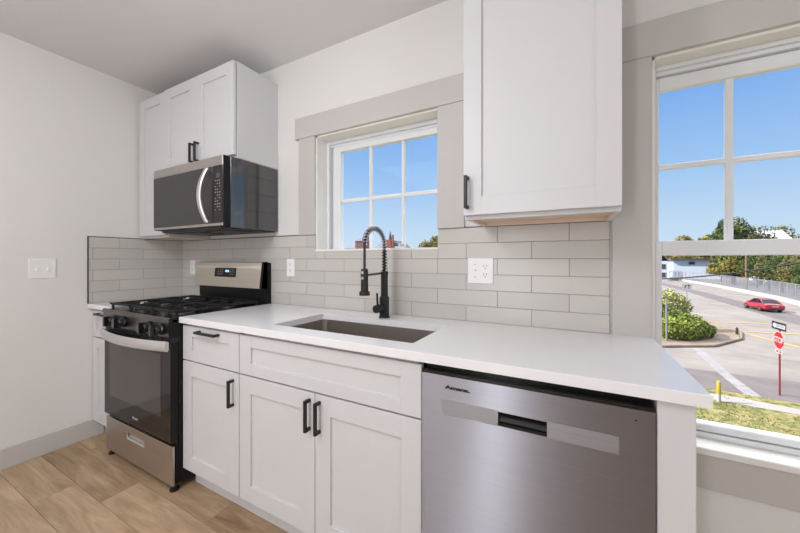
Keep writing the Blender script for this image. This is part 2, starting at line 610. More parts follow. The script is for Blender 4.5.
# floor: dark bed with oak planks running along the counter
b = MB(); b.box(-0.14, RX + 0.14, RY - 0.14, 0.16, -0.10, -0.0035)
bed = struct(b.build('floor', M['seam'], origin=(0, 0, 0)))
LOC[bed.name] = Vector((0, 0, 0))
b = MB()
PW, PL = 0.168, 1.22
rng = random.Random(11)
fixed = {2: 0.831 - PL, 3: 0.541 - PL, 1: 0.20 - PL, 4: 1.08 - PL}
row = 0
y = -0.332
while y > RY:
    ya, yb = y, max(y - PW, RY)
    x = fixed.get(row, -rng.random() * PL)
    while x < RX:
        a0, a1 = max(x, 0.0), min(x + PL, RX)
        if a1 - a0 > 0.02:
            g = 0.0009
            fs = b.box(a0 + g, a1 - g, yb + g, ya - g, -0.0034, 0.0)
            b.rnd(fs, rng.random())
        x += PL
    row += 1
    y -= PW
b.box(0, RX, -0.332, 0, -0.0034, 0)
b.build('planks', M['plank'], bed, recalc=False)

# baseboards
b = MB(); b.box(0, 0.014, RY, -0.53, 0, 0.120, 0.002); struct(b.build('baseboard_left', M['trim']))
b = MB(); b.box(3.175, RX, -0.014, 0, 0, 0.120, 0.002); struct(b.build('baseboard_back', M['trim']))

# ------------------------------------------------------------------ windows
def casing(name, parent, xl0, xl1, xr0, xr1, zb, zt, head_top, over):
    t = 0.019
    for a, c in ((xl0, xl1), (xr0, xr1)):
        if c > a:
            k = MB(); k.box(a, c, -t, 0, zb, zt, 0.0015); k.build(name, M['trim'], parent)
    k = MB(); k.box(xl0 - over, xr1 + over, -t - 0.004, 0, zt, head_top, 0.0015); k.build('head_casing', M['trim'], parent)


def jambs(parent, W, y1, sill_out, parts=('left', 'right', 'top')):
    x0, x1, z0, z1 = W
    t = 0.010
    k = MB()
    k.box(x0, x0 + t, -0.004, y1, z0, z1)
    k.box(x1 - .003, x1, -0.004, y1, z0, z1)
    k.box(x0, x1, -0.004, y1, z1 - t, z1)
    k.build('jamb', M['white_trim'], parent)


def ring(mb, x0, x1, y0, y1, z0, z1, l, r, bt, tp, bev=0.002):
    mb.box(x0, x0 + l, y0, y1, z0, z1, bev)
    mb.box(x1 - r, x1, y0, y1, z0, z1, bev)
    mb.box(x0 + l, x1 - r, y0, y1, z0, z0 + bt, bev)
    mb.box(x0 + l, x1 - r, y0, y1, z1 - tp, z1, bev)


# sink window
w1 = bpy.data.objects.new('window_1', None); COL.objects.link(w1)
w1.location = (1.9, 0.0, 1.276); LOC['window_1'] = Vector(w1.location); struct(w1)
casing('side_casing', w1, 1.350, 1.485, 2.308, 2.447, 1.3715, 1.992, 2.127, 0.030)
jambs(w1, W1, 0.14, 0)
k = MB(); k.box(1.485, 2.308, -0.012, 0.14, 1.266, 1.2775, 0.002); k.build('window_sill', M['white_trim'], w1)
x0, x1, z0, z1 = 1.495, 2.304, 1.272, 1.982
k = MB()
ring(k, x0, x1, 0.085, 0.150, z0, z1, 0.020, 0.014, 0.008, 0.022)
k.box(x0 + .020, x0 + .034, 0.125, 0.150, z0, z1, .001)
k.box(x0, x1, 0.105, 0.150, z1 - 0.036, z1 - .020, .001)
k.build('window_frame', M['vinyl'], w1)
# sash with its 3 x 2 grid
sx0, sx1, sz0, sz1 = 1.532, 2.302, 1.268, 1.946
k = MB(); ring(k, sx0, sx1, 0.105, 0.140, sz0, sz1, 0.060, 0.032, 0.013, 0.036, 0.003)
sash = k.build('sash', M['vinyl'], w1)
k = MB()
gx0, gx1 = sx0 + .060, sx1 - .032
for f in (1 / 3, 2 / 3):
    c = gx0 + (gx1 - gx0) * f
    k.box(c - .0105, c + .0105, 0.112, 0.130, sz0 + .013, sz1 - .036, .003)
k.box(gx0, gx1, 0.113, 0.129, 1.581, 1.603, .003)
k.build('muntin_grid', M['vinyl'], sash)
k = MB(); k.box(gx0 - .004, gx1 + .004, 0.1195, 0.1225, sz0 + .012, sz1 - .032); k.build('pane', M['pane'], sash)
k = MB()
k.box(2.000, 2.060, 0.088, 0.112, 1.279, 1.291, .002)
k.cyl((2.030, 0.100, 1.291), (2.030, 0.100, 1.303), 0.010)
k.box(2.022, 2.062, 0.093, 0.105, 1.300, 1.307, .003)
k.build('sash_lock', M['handle_steel'], sash)

# tall window beside the counter end
w2 = bpy.data.objects.new('window_2', None); COL.objects.link(w2)
w2.location = (3.592, 0.0, 0.54); LOC['window_2'] = Vector(w2.location); struct(w2)
casing('side_casing', w2, 3.056, 3.184, 3.940, 4.068, 0.54, 1.992, 2.127, 0.030)
jambs(w2, W2, 0.14, 0)
k = MB(); k.box(3.150, 3.97, -0.030, 0.14, 0.516, 0.541, 0.003); k.build('window_sill', M['white_trim'], w2)
k = MB(); k.box(3.170, 4.068, -0.019, 0, 0.392, 0.516, 0.0015); k.build('apron', M['trim'], w2)
x0, x1, z0, z1 = 3.194, 3.930, 0.541, 1.982
k = MB()
ring(k, x0, x1, 0.060, 0.150, z0, z1, 0.016, 0.016, 0.020, 0.016)
k.box(x0, x1, 0.075, 0.150, z1 - .030, z1 - .016, .001)
k.box(x0, x1, 0.080, 0.150, z0 + .020, z0 + .034, .001)
k.build('window_frame', M['vinyl'], w2)
k = MB(); ring(k, 3.203, 3.921, 0.092, 0.122, 1.232, 1.950, 0.022, 0.022, 0.050, 0.052, 0.003)
us = k.build('upper_sash', M['vinyl'], w2)
k = MB()
for f in (1 / 3, 2 / 3):
    c = 3.437 if f < .5 else 3.668
    k.box(c - .012, c + .012, 0.098, 0.114, 1.28, 1.90, .003)
k.box(3.225, 3.899, 0.099, 0.113, 1.578, 1.600, .003)
k.build('muntin_grid', M['vinyl'], us)
k = MB(); k.box(3.222, 3.902, 0.1045, 0.1075, 1.278, 1.902); k.build('pane', M['pane'], us)
k = MB(); ring(k, 3.203, 3.921, 0.062, 0.090, 0.565, 1.288, 0.026, 0.026, 0.026, 0.058, 0.003)
ls = k.build('lower_sash', M['vinyl'], w2)
k = MB(); k.box(3.226, 3.898, 0.0745, 0.0775, 0.588, 1.234); k.build('pane', M['pane'], ls)

# ------------------------------------------------------------------ tile backsplashes
def tile_sheet(name, label, rows, edge_fn, parent_loc, make_box, edge_boxes, grout_boxes):
    t = thing(name, label, 'backsplash', parent_loc)
    g = MB()
    for q in grout_boxes: g.box(*q)
    g.build('grout_bed', M['grout'], t)
    k = MB()
    r = random.Random(len(label))
    for q in rows:
        fs = make_box(k, q)
        k.rnd(fs, r.random())
    k.build('tiles', M['tile'], t, recalc=True)
    for q in edge_boxes:
        e = MB(); e.box(*q); e.build('edge_trim', M['edge'], t)
    return t


TH = 0.457 / 6
TILES = []
JX = 2.605 - 9 * 0.2985
for i in range(6):
    zt = 1.371 - i * TH
    zb = zt - TH
    off = 0.0 if i % 2 == 0 else -0.1495
    x = JX + off - 0.2985
    while x < 3.05:
        a, c = max(x, 0.004), min(x + 0.2985, 3.049)
        if c - a > 0.012:
            segs = [(a, c, zb, zt)]
            if zt > 1.268:                         # cut round the window
                segs = []
                if i == 0 or zb >= 1.268:
                    if a < 1.485: segs.append((a, min(c, 1.485), zb, zt))
                    if c > 2.308: segs.append((max(a, 2.308), c, zb, zt))
                else:
                    if a < 1.485: segs.append((a, min(c, 1.485), zb, zt))
                    if c > 2.308: segs.append((max(a, 2.308), c, zb, zt))
                    m0, m1 = max(a, 1.485), min(c, 2.308)
                    if m1 > m0: segs.append((m0, m1, zb, 1.268))
            for s in segs:
                if s[1] - s[0] > 0.012: TILES.append(s)
        x += 0.2985
gz = 0.0010
back_tiles = tile_sheet('tile_backsplash', 'long grey glazed subway tile backsplash on the window wall behind sink and faucet', TILES, None, (1.5, 0, 0.914),
    lambda k, s: k.box(s[0] + gz, s[1] - gz, -0.0085, -0.002, s[2] + gz, s[3] - gz, 0.0012),
    [(0.0, 1.485, -0.0095, 0, 1.3700, 1.3745), (2.308, 3.05, -0.0095, 0, 1.3700, 1.3745)],
    [(0.002, 3.048, -0.0065, 0, 0.9145, 1.268), (0.002, 1.485, -0.0065, 0, 1.268, 1.371), (2.308, 3.048, -0.0065, 0, 1.268, 1.371)])
LT = []
for i in range(6):
    zt = 1.371 - i * TH
    zb = zt - TH
    y = -0.442 - 0.2985 * 2 + (0 if i % 2 == 0 else 0.150)
    while y < 0:
        a, c = max(y, -0.611), min(y + 0.2985, -0.0076)
        if c - a > 0.012: LT.append((a, c, zb, zt))
        y += 0.2985
tile_sheet('tile_backsplash', 'short grey subway tile return on the left wall beside the stove', LT, None, (0.0, -0.3, 0.914),
    lambda k, s: k.box(0.002, 0.0085, s[0] + gz, s[1] - gz, s[2] + gz, s[3] - gz, 0.0012),
    [(0, 0.0095, -0.6125, -0.0096, 1.3700, 1.3745), (0, 0.0105, -0.616, -0.6125, 0.9145, 1.3735)],
    [(0, 0.0065, -0.612, 0, 0.9145, 1.371)])


# ------------------------------------------------------------------ cabinets
def shaker(mb, x0, x1, z0, z1, yf, st=0.068, rail=None, th=0.019, rec=0.009):
    """five-piece door: frame of stiles and rails round a sunk panel; faces -Y"""
    rl = st if rail is None else rail
    bv = 0.0012
    mb.box(x0, x0 + st, yf, yf + th, z0, z1, bv)
    mb.box(x1 - st, x1, yf, yf + th, z0, z1, bv)
    mb.box(x0 + st - .001, x1 - st + .001, yf + .0002, yf + th, z0, z0 + rl, bv)
    mb.box(x0 + st - .001, x1 - st + .001, yf + .0002, yf + th, z1 - rl, z1, bv)
    mb.box(x0 + st - .002, x1 - st + .002, yf + rec, yf + th, z0 + rl - .002, z1 - rl + .002)


def pull(name, parent, x, z, yf, length, vertical, w=0.0120, out=0.032):
    k = MB()
    h = length / 2
    if vertical:
        k.box(x - w / 2, x + w / 2, yf - out, yf - out + w, z - h, z + h, .0012)
        for s in (-1, 1):
            k.box(x - w / 2, x + w / 2, yf - out + w * .5, yf + .001, z + s * (h - w / 2) - w / 2, z + s * (h - w / 2) + w / 2, .0008)
    else:
        k.box(x - h, x + h, yf - out, yf - out + w, z - w / 2, z + w / 2, .0012)
        for s in (-1, 1):
            c = x + s * (h - w / 2)
            k.box(c - w / 2, c + w / 2, yf - out + w * .5, yf + .001, z - w / 2, z + w / 2, .0008)
    o = k.build(name, M['black_matte'], parent)
    o['label'] = 'matte black bar pull'
    return o


YD = -0.588          # front of the base doors


def carcass_base(t, x0, x1):
    k = MB()
    yb = YD + 0.021
    k.box(x0, x0 + .016, yb, -0.01, 0.102, 0.8835)
    k.box(x1 - .016, x1, yb, -0.01, 0.102, 0.8835)
    k.box(x0, x1, yb, -0.01, 0.102, 0.118)
    k.box(x0, x1, yb, yb + .018, 0.850, 0.8835)
    k.box(x0, x1, yb + .001, yb + .018, 0.675, 0.700)
    k.box(x0 + .016, x1 - .016, -0.03, -0.012, 0.102, 0.60)
    k.build('carcass', M['cab_in'], t)
    k = MB(); k.box(x0, x1, -0.522, -0.505, 0.0, 0.102); k.build('toe_kick', M['cab'], t)


g = 0.0016
# narrow base cabinet left of the stove
t = thing('base_cabinet', 'narrow white shaker base cabinet between the left wall and the stove', 'cabinet', (0.165, -0.3, 0))
carcass_base(t, 0.003, 0.330)
k = MB(); shaker(k, 0.006, 0.328, 0.690, 0.868, YD, 0.052, 0.050); d = k.build('drawer', M['cab'], t)
pull('handle', d, 0.172, 0.850, YD, 0.145, False)
k = MB(); shaker(k, 0.006, 0.328, 0.113, 0.683, YD); k.build('door', M['cab'], t)
# drawer and door cabinet right of the stove
t = thing('base_cabinet', 'white shaker base cabinet with one drawer over one door right of the stove', 'cabinet', (1.32, -0.3, 0))
carcass_base(t, 1.096, 1.552)
k = MB(); shaker(k, 1.096, 1.5505, 0.690, 0.868, YD, 0.080, 0.054); d = k.build('drawer', M['cab'], t)
pull('handle', d, 1.325, 0.848, YD, 0.165, False)
k = MB(); shaker(k, 1.096, 1.5505, 0.113, 0.683, YD, 0.076); d = k.build('door', M['cab'], t)
pull('handle', d, 1.512, 0.591, YD, 0.125, True)
# sink base
t = thing('sink_base_cabinet', 'wide white shaker sink cabinet with false front and two doors below the sink', 'cabinet', (2.015, -0.3, 0))
carcass_base(t, 1.5535, 2.4765)
k = MB(); shaker(k, 1.5555, 2.4765, 0.690, 0.868, YD, 0.078, 0.052); k.build('false_front', M['cab'], t)
k = MB(); shaker(k, 1.5555, 2.0135, 0.113, 0.683, YD, 0.076); d = k.build('door', M['cab'], t)
pull('handle', d, 1.988, 0.597, YD, 0.125, True)
k = MB(); shaker(k, 2.0165, 2.4765, 0.113, 0.683, YD, 0.076); d = k.build('door', M['cab'], t)
pull('handle', d, 2.040, 0.597, YD, 0.125, True)
# end panel
b = MB(); b.box(3.094, 3.166, -0.590, -0.020, 0, 0.8838, 0.0015)
tag(b.build('end_panel', M['cab']), 'plain white end panel holding up the counter right of the dishwasher', 'panel')


def upper_cabinet(name, label, x0, x1, zb, zt, doors, depth=0.306, under=True):
    t = thing(name, label, 'cabinet', ((x0 + x1) / 2, -depth / 2, zb))
    k = MB()
    th = 0.016
    k.box(x0, x0 + th, -depth, -0.001, zb, zt, .0008)
    k.box(x1 - th, x1, -depth, -0.001, zb, zt, .0008)
    k.box(x0 + th, x1 - th, -depth, -0.001, zt - th, zt)
    k.box(x0 + th, x1 - th, -depth, -depth + .018, zb, zb + .038)
    k.box(x0 + th, x1 - th, -depth, -depth + .018, zt - .04, zt - th)
    k.box(x0 + th, x1 - th, -0.012, -0.001, zb + .05, zt - th)
    k.build('carcass', M['cab'], t)
    k = MB()
    rz = zb + (0.018 if under else 0.002)
    k.box(x0 + th, x1 - th, -depth + .018, -0.001, rz, rz + .012)
    if under:
        k.box(x0 + th, x1 - th, -0.018, -0.001, zb + .001, rz)
        k.box(x0 + th, x0 + th + .002, -depth + .018, -0.018, zb + .001, rz)
        k.box(x1 - th - .002, x1 - th, -depth + .018, -0.018, zb + .001, rz)
        k.box(x0 + th, x1 - th, -depth + .018, -depth + .020, zb + .001, rz)
    o = k.build('bottom_panel', M['rawwood'], t)
    o['label'] = 'unfinished wood underside'
    for (a, c, hx) in doors:
        dz0, dz1 = zb + .015, zt - .003
        k = MB(); shaker(k, a, c, dz0, dz1, -depth - .024, 0.070 if c - a > .3 else .060)
        d = k.build('door', M['cab'], t)
        if hx: pull('handle', d, hx[0], hx[1], -depth - .024, hx[2], True)
    return t


upper_cabinet('wall_cabinet', 'tall narrow white wall cabinet in the corner left of the microwave', 0.004, 0.3835, 1.373, 2.405,
              [(0.020, 0.3822, None)], depth=0.300)
upper_cabinet('wall_cabinet', 'short white two door wall cabinet above the microwave', 0.385, 1.141, 1.826, 2.405,
              [(0.3860, 0.7615, (0.735, 1.905, 0.125)), (0.7640, 1.139, (0.791, 1.905, 0.125))], under=False)
upper_cabinet('wall_cabinet', 'large white wall cabinet with one shaker door between the two windows', 2.538, 3.055, 1.371, 2.425,
              [(2.540, 3.054, (2.556, 1.473, 0.125))])

# ------------------------------------------------------------------ countertops and sink
ZT, ZB = 0.914, 0.884
b = MB(); b.box(0.001, 0.334, -0.614, -0.001, ZB, ZT, 0.002)
tag(b.build('countertop', M['counter']), 'short white quartz countertop in the left corner beside the stove', 'countertop')


def rounded(x0, x1, y0, y1, r, n=5):
    p = []
    for cx, cy, a in ((x1 - r, y1 - r, 0), (x0 + r, y1 - r, 90), (x0 + r, y0 + r, 180), (x1 - r, y0 + r, 270)):
        for i in range(n + 1):
            q = math.radians(a + 90 * i / n)
            p.append((cx + r * math.cos(q), cy + r * math.sin(q)))
    return p


b = MB()
SX0, SX1, SY0, SY1 = 1.690, 2.410, -0.513, -0.166
inner = rounded(SX0, SX1, SY0, SY1, 0.012, 3)
X0, X1, Y0, Y1 = 1.0935, 3.189, -0.607, -0.001
n = len(inner)
e = 0.002
outer = []
for (px, py) in inner:                 # outer loop follows the inner one, corner by corner
    outer.append((X1 if px > (SX0 + SX1) / 2 else X0, Y1 if py > (SY0 + SY1) / 2 else Y0))
def loop(pts, z): return [b.bm.verts.new((p[0], p[1], z)) for p in pts]
it, ib = loop(inner, ZT), loop(inner, ZB)
oc = [(X1, Y1), (X0, Y1), (X0, Y0), (X1, Y0)]
ins = lambda p, d: (p[0] + (d if p[0] == X0 else -d), p[1] + (d if p[1] == Y0 else -d))
ot, om, ob = loop([ins(p, e) for p in oc], ZT), loop(oc, ZT - e), loop(oc, ZB)
m = n // 4
for z_in, z_out in ((it, ot), (ib, ob)):
    for q in range(4):
        for i in range(m - 1):
            b.bm.faces.new([z_in[q * m + i], z_in[q * m + i + 1], z_out[q]])
        b.bm.faces.new([z_in[q * m + m - 1], z_in[(q * m + m) % n], z_out[(q + 1) % 4], z_out[q]])
for i in range(n):
    b.bm.faces.new([it[i], it[(i + 1) % n], ib[(i + 1) % n], ib[i]])
for i in range(4):
    b.bm.faces.new([ot[i], ot[(i + 1) % 4], om[(i + 1) % 4], om[i]])
    b.bm.faces.new([om[i], om[(i + 1) % 4], ob[(i + 1) % 4], ob[i]])
tag(b.build('countertop', M['counter']), 'long white quartz countertop running from the stove to the tall window', 'countertop')

sink = thing('kitchen_sink', 'rectangular undermount stainless steel sink set in the white countertop', 'sink', (2.05, -0.34, 0.66))
b = MB()
rings = []
for off, z, r in ((0.016, ZB - .0005, .03), (-0.004, ZB - .0005, .03), (-0.004, 0.70, .03), (0.004 - .012, 0.672, .035), (-0.028, 0.662, .04)):
    rings.append([(p[0], p[1], z) for p in rounded(SX0 - off, SX1 + off, SY0 - off, SY1 + off, r, 5)])
b.loft(rings, cap=False)
b.bm.faces.new([v for v in list(b.bm.verts)[-24:]])
rings2 = [[(p[0], p[1], z) for p in rounded(SX0 - off, SX1 + off, SY0 - off, SY1 + off, .03, 5)] for off, z in ((0.016, ZB - .0005), (0.0005, ZB - .004), (0.0005, 0.656))]
b.loft(rings2, cap=False)
b.bm.faces.new([v for v in list(b.bm.verts)[-24:]])
b.build('bowl', M['steel_sink'], sink, smooth=40)
b = MB(); b.cyl((2.05, -0.33, 0.6625), (2.05, -0.33, 0.666), 0.045, 0.043, 32); b.cyl((2.05, -0.33, 0.666), (2.05, -0.33, 0.6675), 0.03, 0.03, 24)
b.build('drain', M['handle_steel'], sink, smooth=40)

# ------------------------------------------------------------------ faucet
FX, FY = 2.050, -0.110
f = thing('kitchen_faucet', 'matte black spring spout kitchen faucet standing behind the sink', 'faucet', (FX, FY, ZT))
b = MB()
b.cyl((FX, FY, ZT), (FX, FY, ZT + .006), .0295, .0285, 32)
b.cyl((FX, FY, ZT + .006), (FX, FY, 1.020), .0255, .0255, 32)
b.tube([(FX, FY, 1.020), (FX, FY, 1.024), (FX, FY, 1.130), (FX, FY, 1.150)], [.0245, .0185, .0185, .0150], 28)
b.build('body', M['black_matte'], f, smooth=35)
# hose path: up the post, over the arch and down to the spray head
HY = -0.292
path = []
for i in range(12): path.append(Vector((FX, FY, 1.150 + .135 * i / 11)))
ra = (FY - HY) / 2
for i in range(1, 25):
    a = PI * i / 24
    path.append(Vector((FX, FY - ra + ra * math.cos(a), 1.285 + ra * 0.92 * math.sin(a))))
b = MB(); b.tube(path + [Vector((FX, HY, 1.20)), Vector((FX, HY, 1.165))], .0062, 10); b.build('hose', M['black_matte'], f, smooth=60)
# spring: a helix about that path
seg = [0.0]
for i in range(1, len(path)): seg.append(seg[-1] + (path[i] - path[i - 1]).length)
def along(s):
    for i in range(1, len(path)):
        if s <= seg[i]:
            q = (s - seg[i - 1]) / (seg[i] - seg[i - 1])
            return path[i - 1].lerp(path[i], q), (path[i] - path[i - 1]).normalized()
    return path[-1], (path[-1] - path[-2]).normalized()
hel = []
turns = 27
N = turns * 12
for i in range(N + 1):
    s = seg[-1] * i / N
    p, tg = along(s)
    sx = Vector((1, 0, 0))
    w = tg.cross(sx)
    a = 2 * PI * turns * i / N
    hel.append(p + (sx * math.cos(a) + w * math.sin(a)) * 0.0112)
cut = int(N * 0.27)
b = MB(); b.tube(hel[:cut + 1], .0033, 6); b.build('lower_spring', M['black_matte'], f, smooth=60)
b = MB(); b.tube(hel[cut:], .0029, 6); o = b.build('spring_coil', pmat('spring_reflection_grey', rgb(176, 176, 186), 0.28, metal=1.0), f, smooth=60)  # upper part of the black spring coloured light to stand in for reflections
b = MB()
b.tube([(FX, HY, 1.172), (FX, HY, 1.168), (FX, HY, 1.085), (FX, HY, 1.072), (FX, HY, 1.066), (FX, HY, 1.064), (FX, HY, 1.046)],
       [.013, .0165, .0175, .0175, .0185, .0245, .0255], 28)
b.build('spray_head', M['black_matte'], f, smooth=35)
b = MB(); b.box(FX - .005, FX + .005, HY - .0185, HY - .0155, 1.122, 1.160, .001); b.build('spray_button', M['handle_steel'], f)
b = MB()
b.cyl((FX, FY - .012, 1.144), (FX, HY + .012, 1.141), .0050, n=14)
b.cyl((FX, FY, 1.136), (FX, FY, 1.152), .0200, n=28)
b.cyl((FX, HY, 1.134), (FX, HY, 1.148), .0190, n=28)
b.build('docking_arm', M['black_matte'], f, smooth=35)
b = MB()
b.cyl((FX, FY - .020, .967), (FX, FY - .044, .967), .0125, n=20)
b.cyl((FX, FY - .044, .967), (FX, FY - .082, .967), .0200, n=28)
lev = b.build('valve', M['black_matte'], f, smooth=35)
b = MB(); b.cyl((FX, FY - .066, .984), (FX, FY - .072, 1.046), .0055, .0050, 14); b.build('lever', M['black_matte'], lev, smooth=35)

# ------------------------------------------------------------------ gas range
R0, R1 = 0.337, 1.090
YP, YO, YW = -0.652, -0.644, -0.634       # control panel, oven door, drawer fronts
rg = thing('gas_range', 'freestanding stainless and black gas range below the microwave', 'stove', ((R0 + R1) / 2, -0.33, 0))
b = MB()
b.box(R0, R1, -0.605, -0.030, 0.055, 0.885)
b.box(R0 + .004, R1 - .004, -0.618, -0.604, 0.06, 0.885)
b.build('body', M['black_side'], rg)
for x in (R0 + .030, R1 - .028):
    for yy in (-0.612, -0.08):
        b = MB(); b.tube([(x, yy, 0), (x, yy, .010), (x, yy, .014), (x, yy, .056)], [.022, .022, .012, .012], 18); b.build('levelling_foot', M['black_matte'], rg, smooth=40)
# control panel, slightly raked, with four knobs
b = MB()
prof = [(-0.618, 0.884), (YP + .003, 0.884), (YP - .001, 0.814), (-0.618, 0.810)]
b.prism(prof, lambda a, c: (R0, a, c), lambda a, c: (R1 - .003, a, c))
cp = b.build('control_panel', M['steel_dark'], rg)
b = MB()
b.prism([(-0.630, 0.905), (-0.644, 0.912), (YP - .001, 0.908), (YP - .002, 0.8865), (-0.630, 0.8865)], lambda a, c: (R0, a, c), lambda a, c: (R1 - .003, a, c))
b.build('front_lip', M['steel_dark'], rg)
b = MB(); b.prism([(-0.606, 0.905), (-0.644, 0.912), (YP - .001, 0.907), (YP - .001, 0.808), (-0.606, 0.804)], lambda a, c: (R1 - .003, a, c), lambda a, c: (R1, a, c))
b.build('side_cap', M['black_side'], rg)
for x in (0.500, 0.618, 0.902, 1.022):
    b = MB()
    yk = YP
    zk = 0.852
    b.tube([(x, yk, zk), (x, yk - .010, zk), (x, yk - .014, zk), (x, yk - .034, zk), (x, yk - .037, zk)], [.030, .030, .0255, .0235, .021], 28)
    b.box(x - .007, x + .007, yk - .056, yk - .020, zk - .028, zk + .028, .002)
    kb = b.build('burner_knob', M['black'], rg, smooth=35)
    kb['label'] = 'black burner knob'
    k = MB(); k.box(x - .0074, x - .0060, yk - .0565, yk - .036, zk - .022, zk + .022); k.build('pointer_strip', M['handle_steel'], kb)
b = MB(); b.box(R0 + .004, R1 - .001, -0.640, -0.604, 0.783, 0.806)
for i in range(16): b.box(R0 + .03 + i * .0435, R0 + .055 + i * .0435, -0.644, -0.639, .790, .797)
b.build('vent_strip', M['black_matte'], rg)
# oven door
b = MB(); b.box(R0 + .002, R1 - .0015, YO + .004, -0.606, 0.260, 0.782, 0.002); od = b.build('oven_door', M['black_side'], rg)
b = MB(); b.box(R0 + .002, R1 - .003, YO, YO + .004, 0.264, 0.781, 0.001); b.build('front_glass', M['glass_black'], od)
b = MB(); b.box(R0 + .075, R1 - .095, YO - .0012, YO, 0.385, 0.715); b.build('oven_window', M['door_window'], od)
text_part('logo', 'Amana', 0.022, (0.722, YO - .0006, 0.312), FRONT, M['logo_light'], od)
rings = []
for i in range(25):
    s = -1 + 2 * i / 24
    x = (R0 + R1) / 2 + s * (R1 - R0 - .020) / 2
    yc = YO - .012 - .048 * (1 - s * s)
    rings.append([(x, yc - .010, 0.744), (x, yc - .013, .752), (x, yc - .011, .784), (x, yc - .004, .794), (x, yc + .006, .790), (x, yc + .008, .750), (x, yc + .002, .739)])
b = MB(); b.loft(rings)
for x in (R0 + .030, R1 - .030): b.box(x - .012, x + .012, YO - .018, YO + .001, .748, .786, .003)
b.build('handle', M['handle_steel'], od, smooth=45)
# drawer
b = MB()
zs = (0.036, 0.242)
hx0, hx1, hz0, hz1 = 0.595, 0.800, 0.160, 0.200
b.box(R0 + .002, hx0, YW, YW + .010, *zs); b.box(hx1, R1 - .003, YW, YW + .010, *zs)
b.box(hx0, hx1, YW, YW + .010, zs[0], hz0); b.box(hx0, hx1, YW, YW + .010, hz1, zs[1])
dr = b.build('storage_drawer', M['steel'], rg)
b = MB(); b.box(R0 + .006, R1 - .003, -0.612, -0.560, zs[0] + .004, zs[1]); b.build('drawer_box', M['black_side'], dr)
b = MB(); b.prism([(YW + .0205, hz1), (YW + .018, hz0), (YW + .0005, hz0), (YW + .004, hz0 + .004), (YW + .014, hz0 + .008), (YW + .016, hz1)],
                  lambda a, c: (hx0, a, c), lambda a, c: (hx1, a, c))
b.build('drawer_pull', M['handle_steel'], dr)
# cooktop
b = MB()
b.box(R0, R1, -0.640, -0.045, 0.884, 0.906, 0.005, 2)
b.build('cooktop', M['black'], rg)
for x, yy, r in ((0.50, -0.50, .044), (0.50, -0.22, .036), (0.93, -0.50, .048), (0.93, -0.22, .032), (0.715, -0.36, .040)):
    b = MB()
    b.tube([(x, yy, .905), (x, yy, .912), (x, yy, .913), (x, yy, .917)], [r * 1.25, r * 1.15, r * .95, r * .95], 28)
    bn = b.build('burner_head', M['burner'], rg, smooth=35)
    b = MB(); b.tube([(x, yy, .917), (x, yy, .922), (x, yy, .925)], [r, r, r * .85], 28); b.build('burner_cap', M['iron'], bn, smooth=35)
def grate(x0, x1):
    k = MB()
    y0, y1, z, h, w = -0.612, -0.112, 0.944, 0.013, 0.011
    def bar(ax, ay, bx, by, zz=z, hh=h, ww=w):
        if ax == bx: k.box(ax - ww / 2, ax + ww / 2, ay, by, zz - hh, zz, .002)
        else: k.box(ax, bx, ay - ww / 2, ay + ww / 2, zz - hh, zz, .002)
    bar(x0 + w / 2, y0, x0 + w / 2, y1); bar(x1 - w / 2, y0, x1 - w / 2, y1)
    bar(x0, y0 + w / 2, x1, y0 + w / 2); bar(x0, y1 - w / 2, x1, y1 - w / 2)
    ym = (y0 + y1) / 2
    bar(x0, ym, x1, ym)
    xm = (x0 + x1) / 2
    for cy in (-0.50, -0.22):
        bar(x0, cy, xm - .030, cy); bar(xm + .030, cy, x1, cy)
    bar(xm, y0, xm, -0.53); bar(xm, -0.47, xm, -0.25); bar(xm, -0.19, xm, y1)
    for q in (x0 + (xm - x0) * .45, x1 - (x1 - xm) * .45):
        bar(q, y0, q, y0 + .07); bar(q, ym - .06, q, ym + .06); bar(q, y1 - .06, q, y1)
    for xx in (x0 + w / 2, x1 - w / 2):
        for yy in (y0 + w / 2, ym, y1 - w / 2):
            k.tube([(xx, yy, .905), (xx, yy, .934)], [.006, .009], 8)
    # upturned front tips
    for xx in (x0 + w / 2, x1 - w / 2):
        k.loft([[(xx - .0055, y0, z - h), (xx + .0055, y0, z - h), (xx + .0055, y0, z), (xx - .0055, y0, z)],
                [(xx - .004, y0 - .014, z - .003), (xx + .004, y0 - .014, z - .003), (xx + .004, y0 - .014, z + .003), (xx - .004, y0 - .014, z + .003)]])
    k.build('burner_grate', M['iron'], rg)
grate(R0 + .012, 0.5855); grate(0.5875, 0.8395); grate(0.8415, R1 - .012)
# backguard
b = MB()
b.prism([(-0.012, 0.90), (-0.060, 0.90), (-0.062, 1.018), (-0.088, 1.024), (-0.070, 1.190), (-0.056, 1.197), (-0.012, 1.190)],
        lambda a, c: (R0 + .004, a, c), lambda a, c: (R1 - .004, a, c))
bg = b.build('backguard', M['black_side'], rg)
b = MB()
b.prism([(-0.0885, 1.020), (-0.1000, 1.020), (-0.0790, 1.194), (-0.066, 1.194)], lambda a, c: (R0 - .006, a, c), lambda a, c: (R1 - .012, a, c))
bp_ = b.build('backguard_panel', M['steel_back'], bg)
b = MB()
b.prism([(-0.040, 1.016), (-0.101, 1.016), (-0.080, 1.197), (-0.040, 1.199)], lambda a, c: (R1 - .012, a, c), lambda a, c: (R1 - .004, a, c))
b.build('end_cap', M['black_side'], bg)
yz = lambda z: -0.1000 + (z - 1.020) / (1.194 - 1.020) * 0.021
b = MB(); b.prism([(yz(1.090) - .0012, 1.090), (yz(1.154) - .0012, 1.154), (yz(1.154) + .001, 1.154), (yz(1.090) + .001, 1.090)],
                  lambda a, c: (0.578, a, c), lambda a, c: (0.820, a, c))
db = b.build('clock_display', M['glass_black'], bg)
b = MB()
zc = 1.132
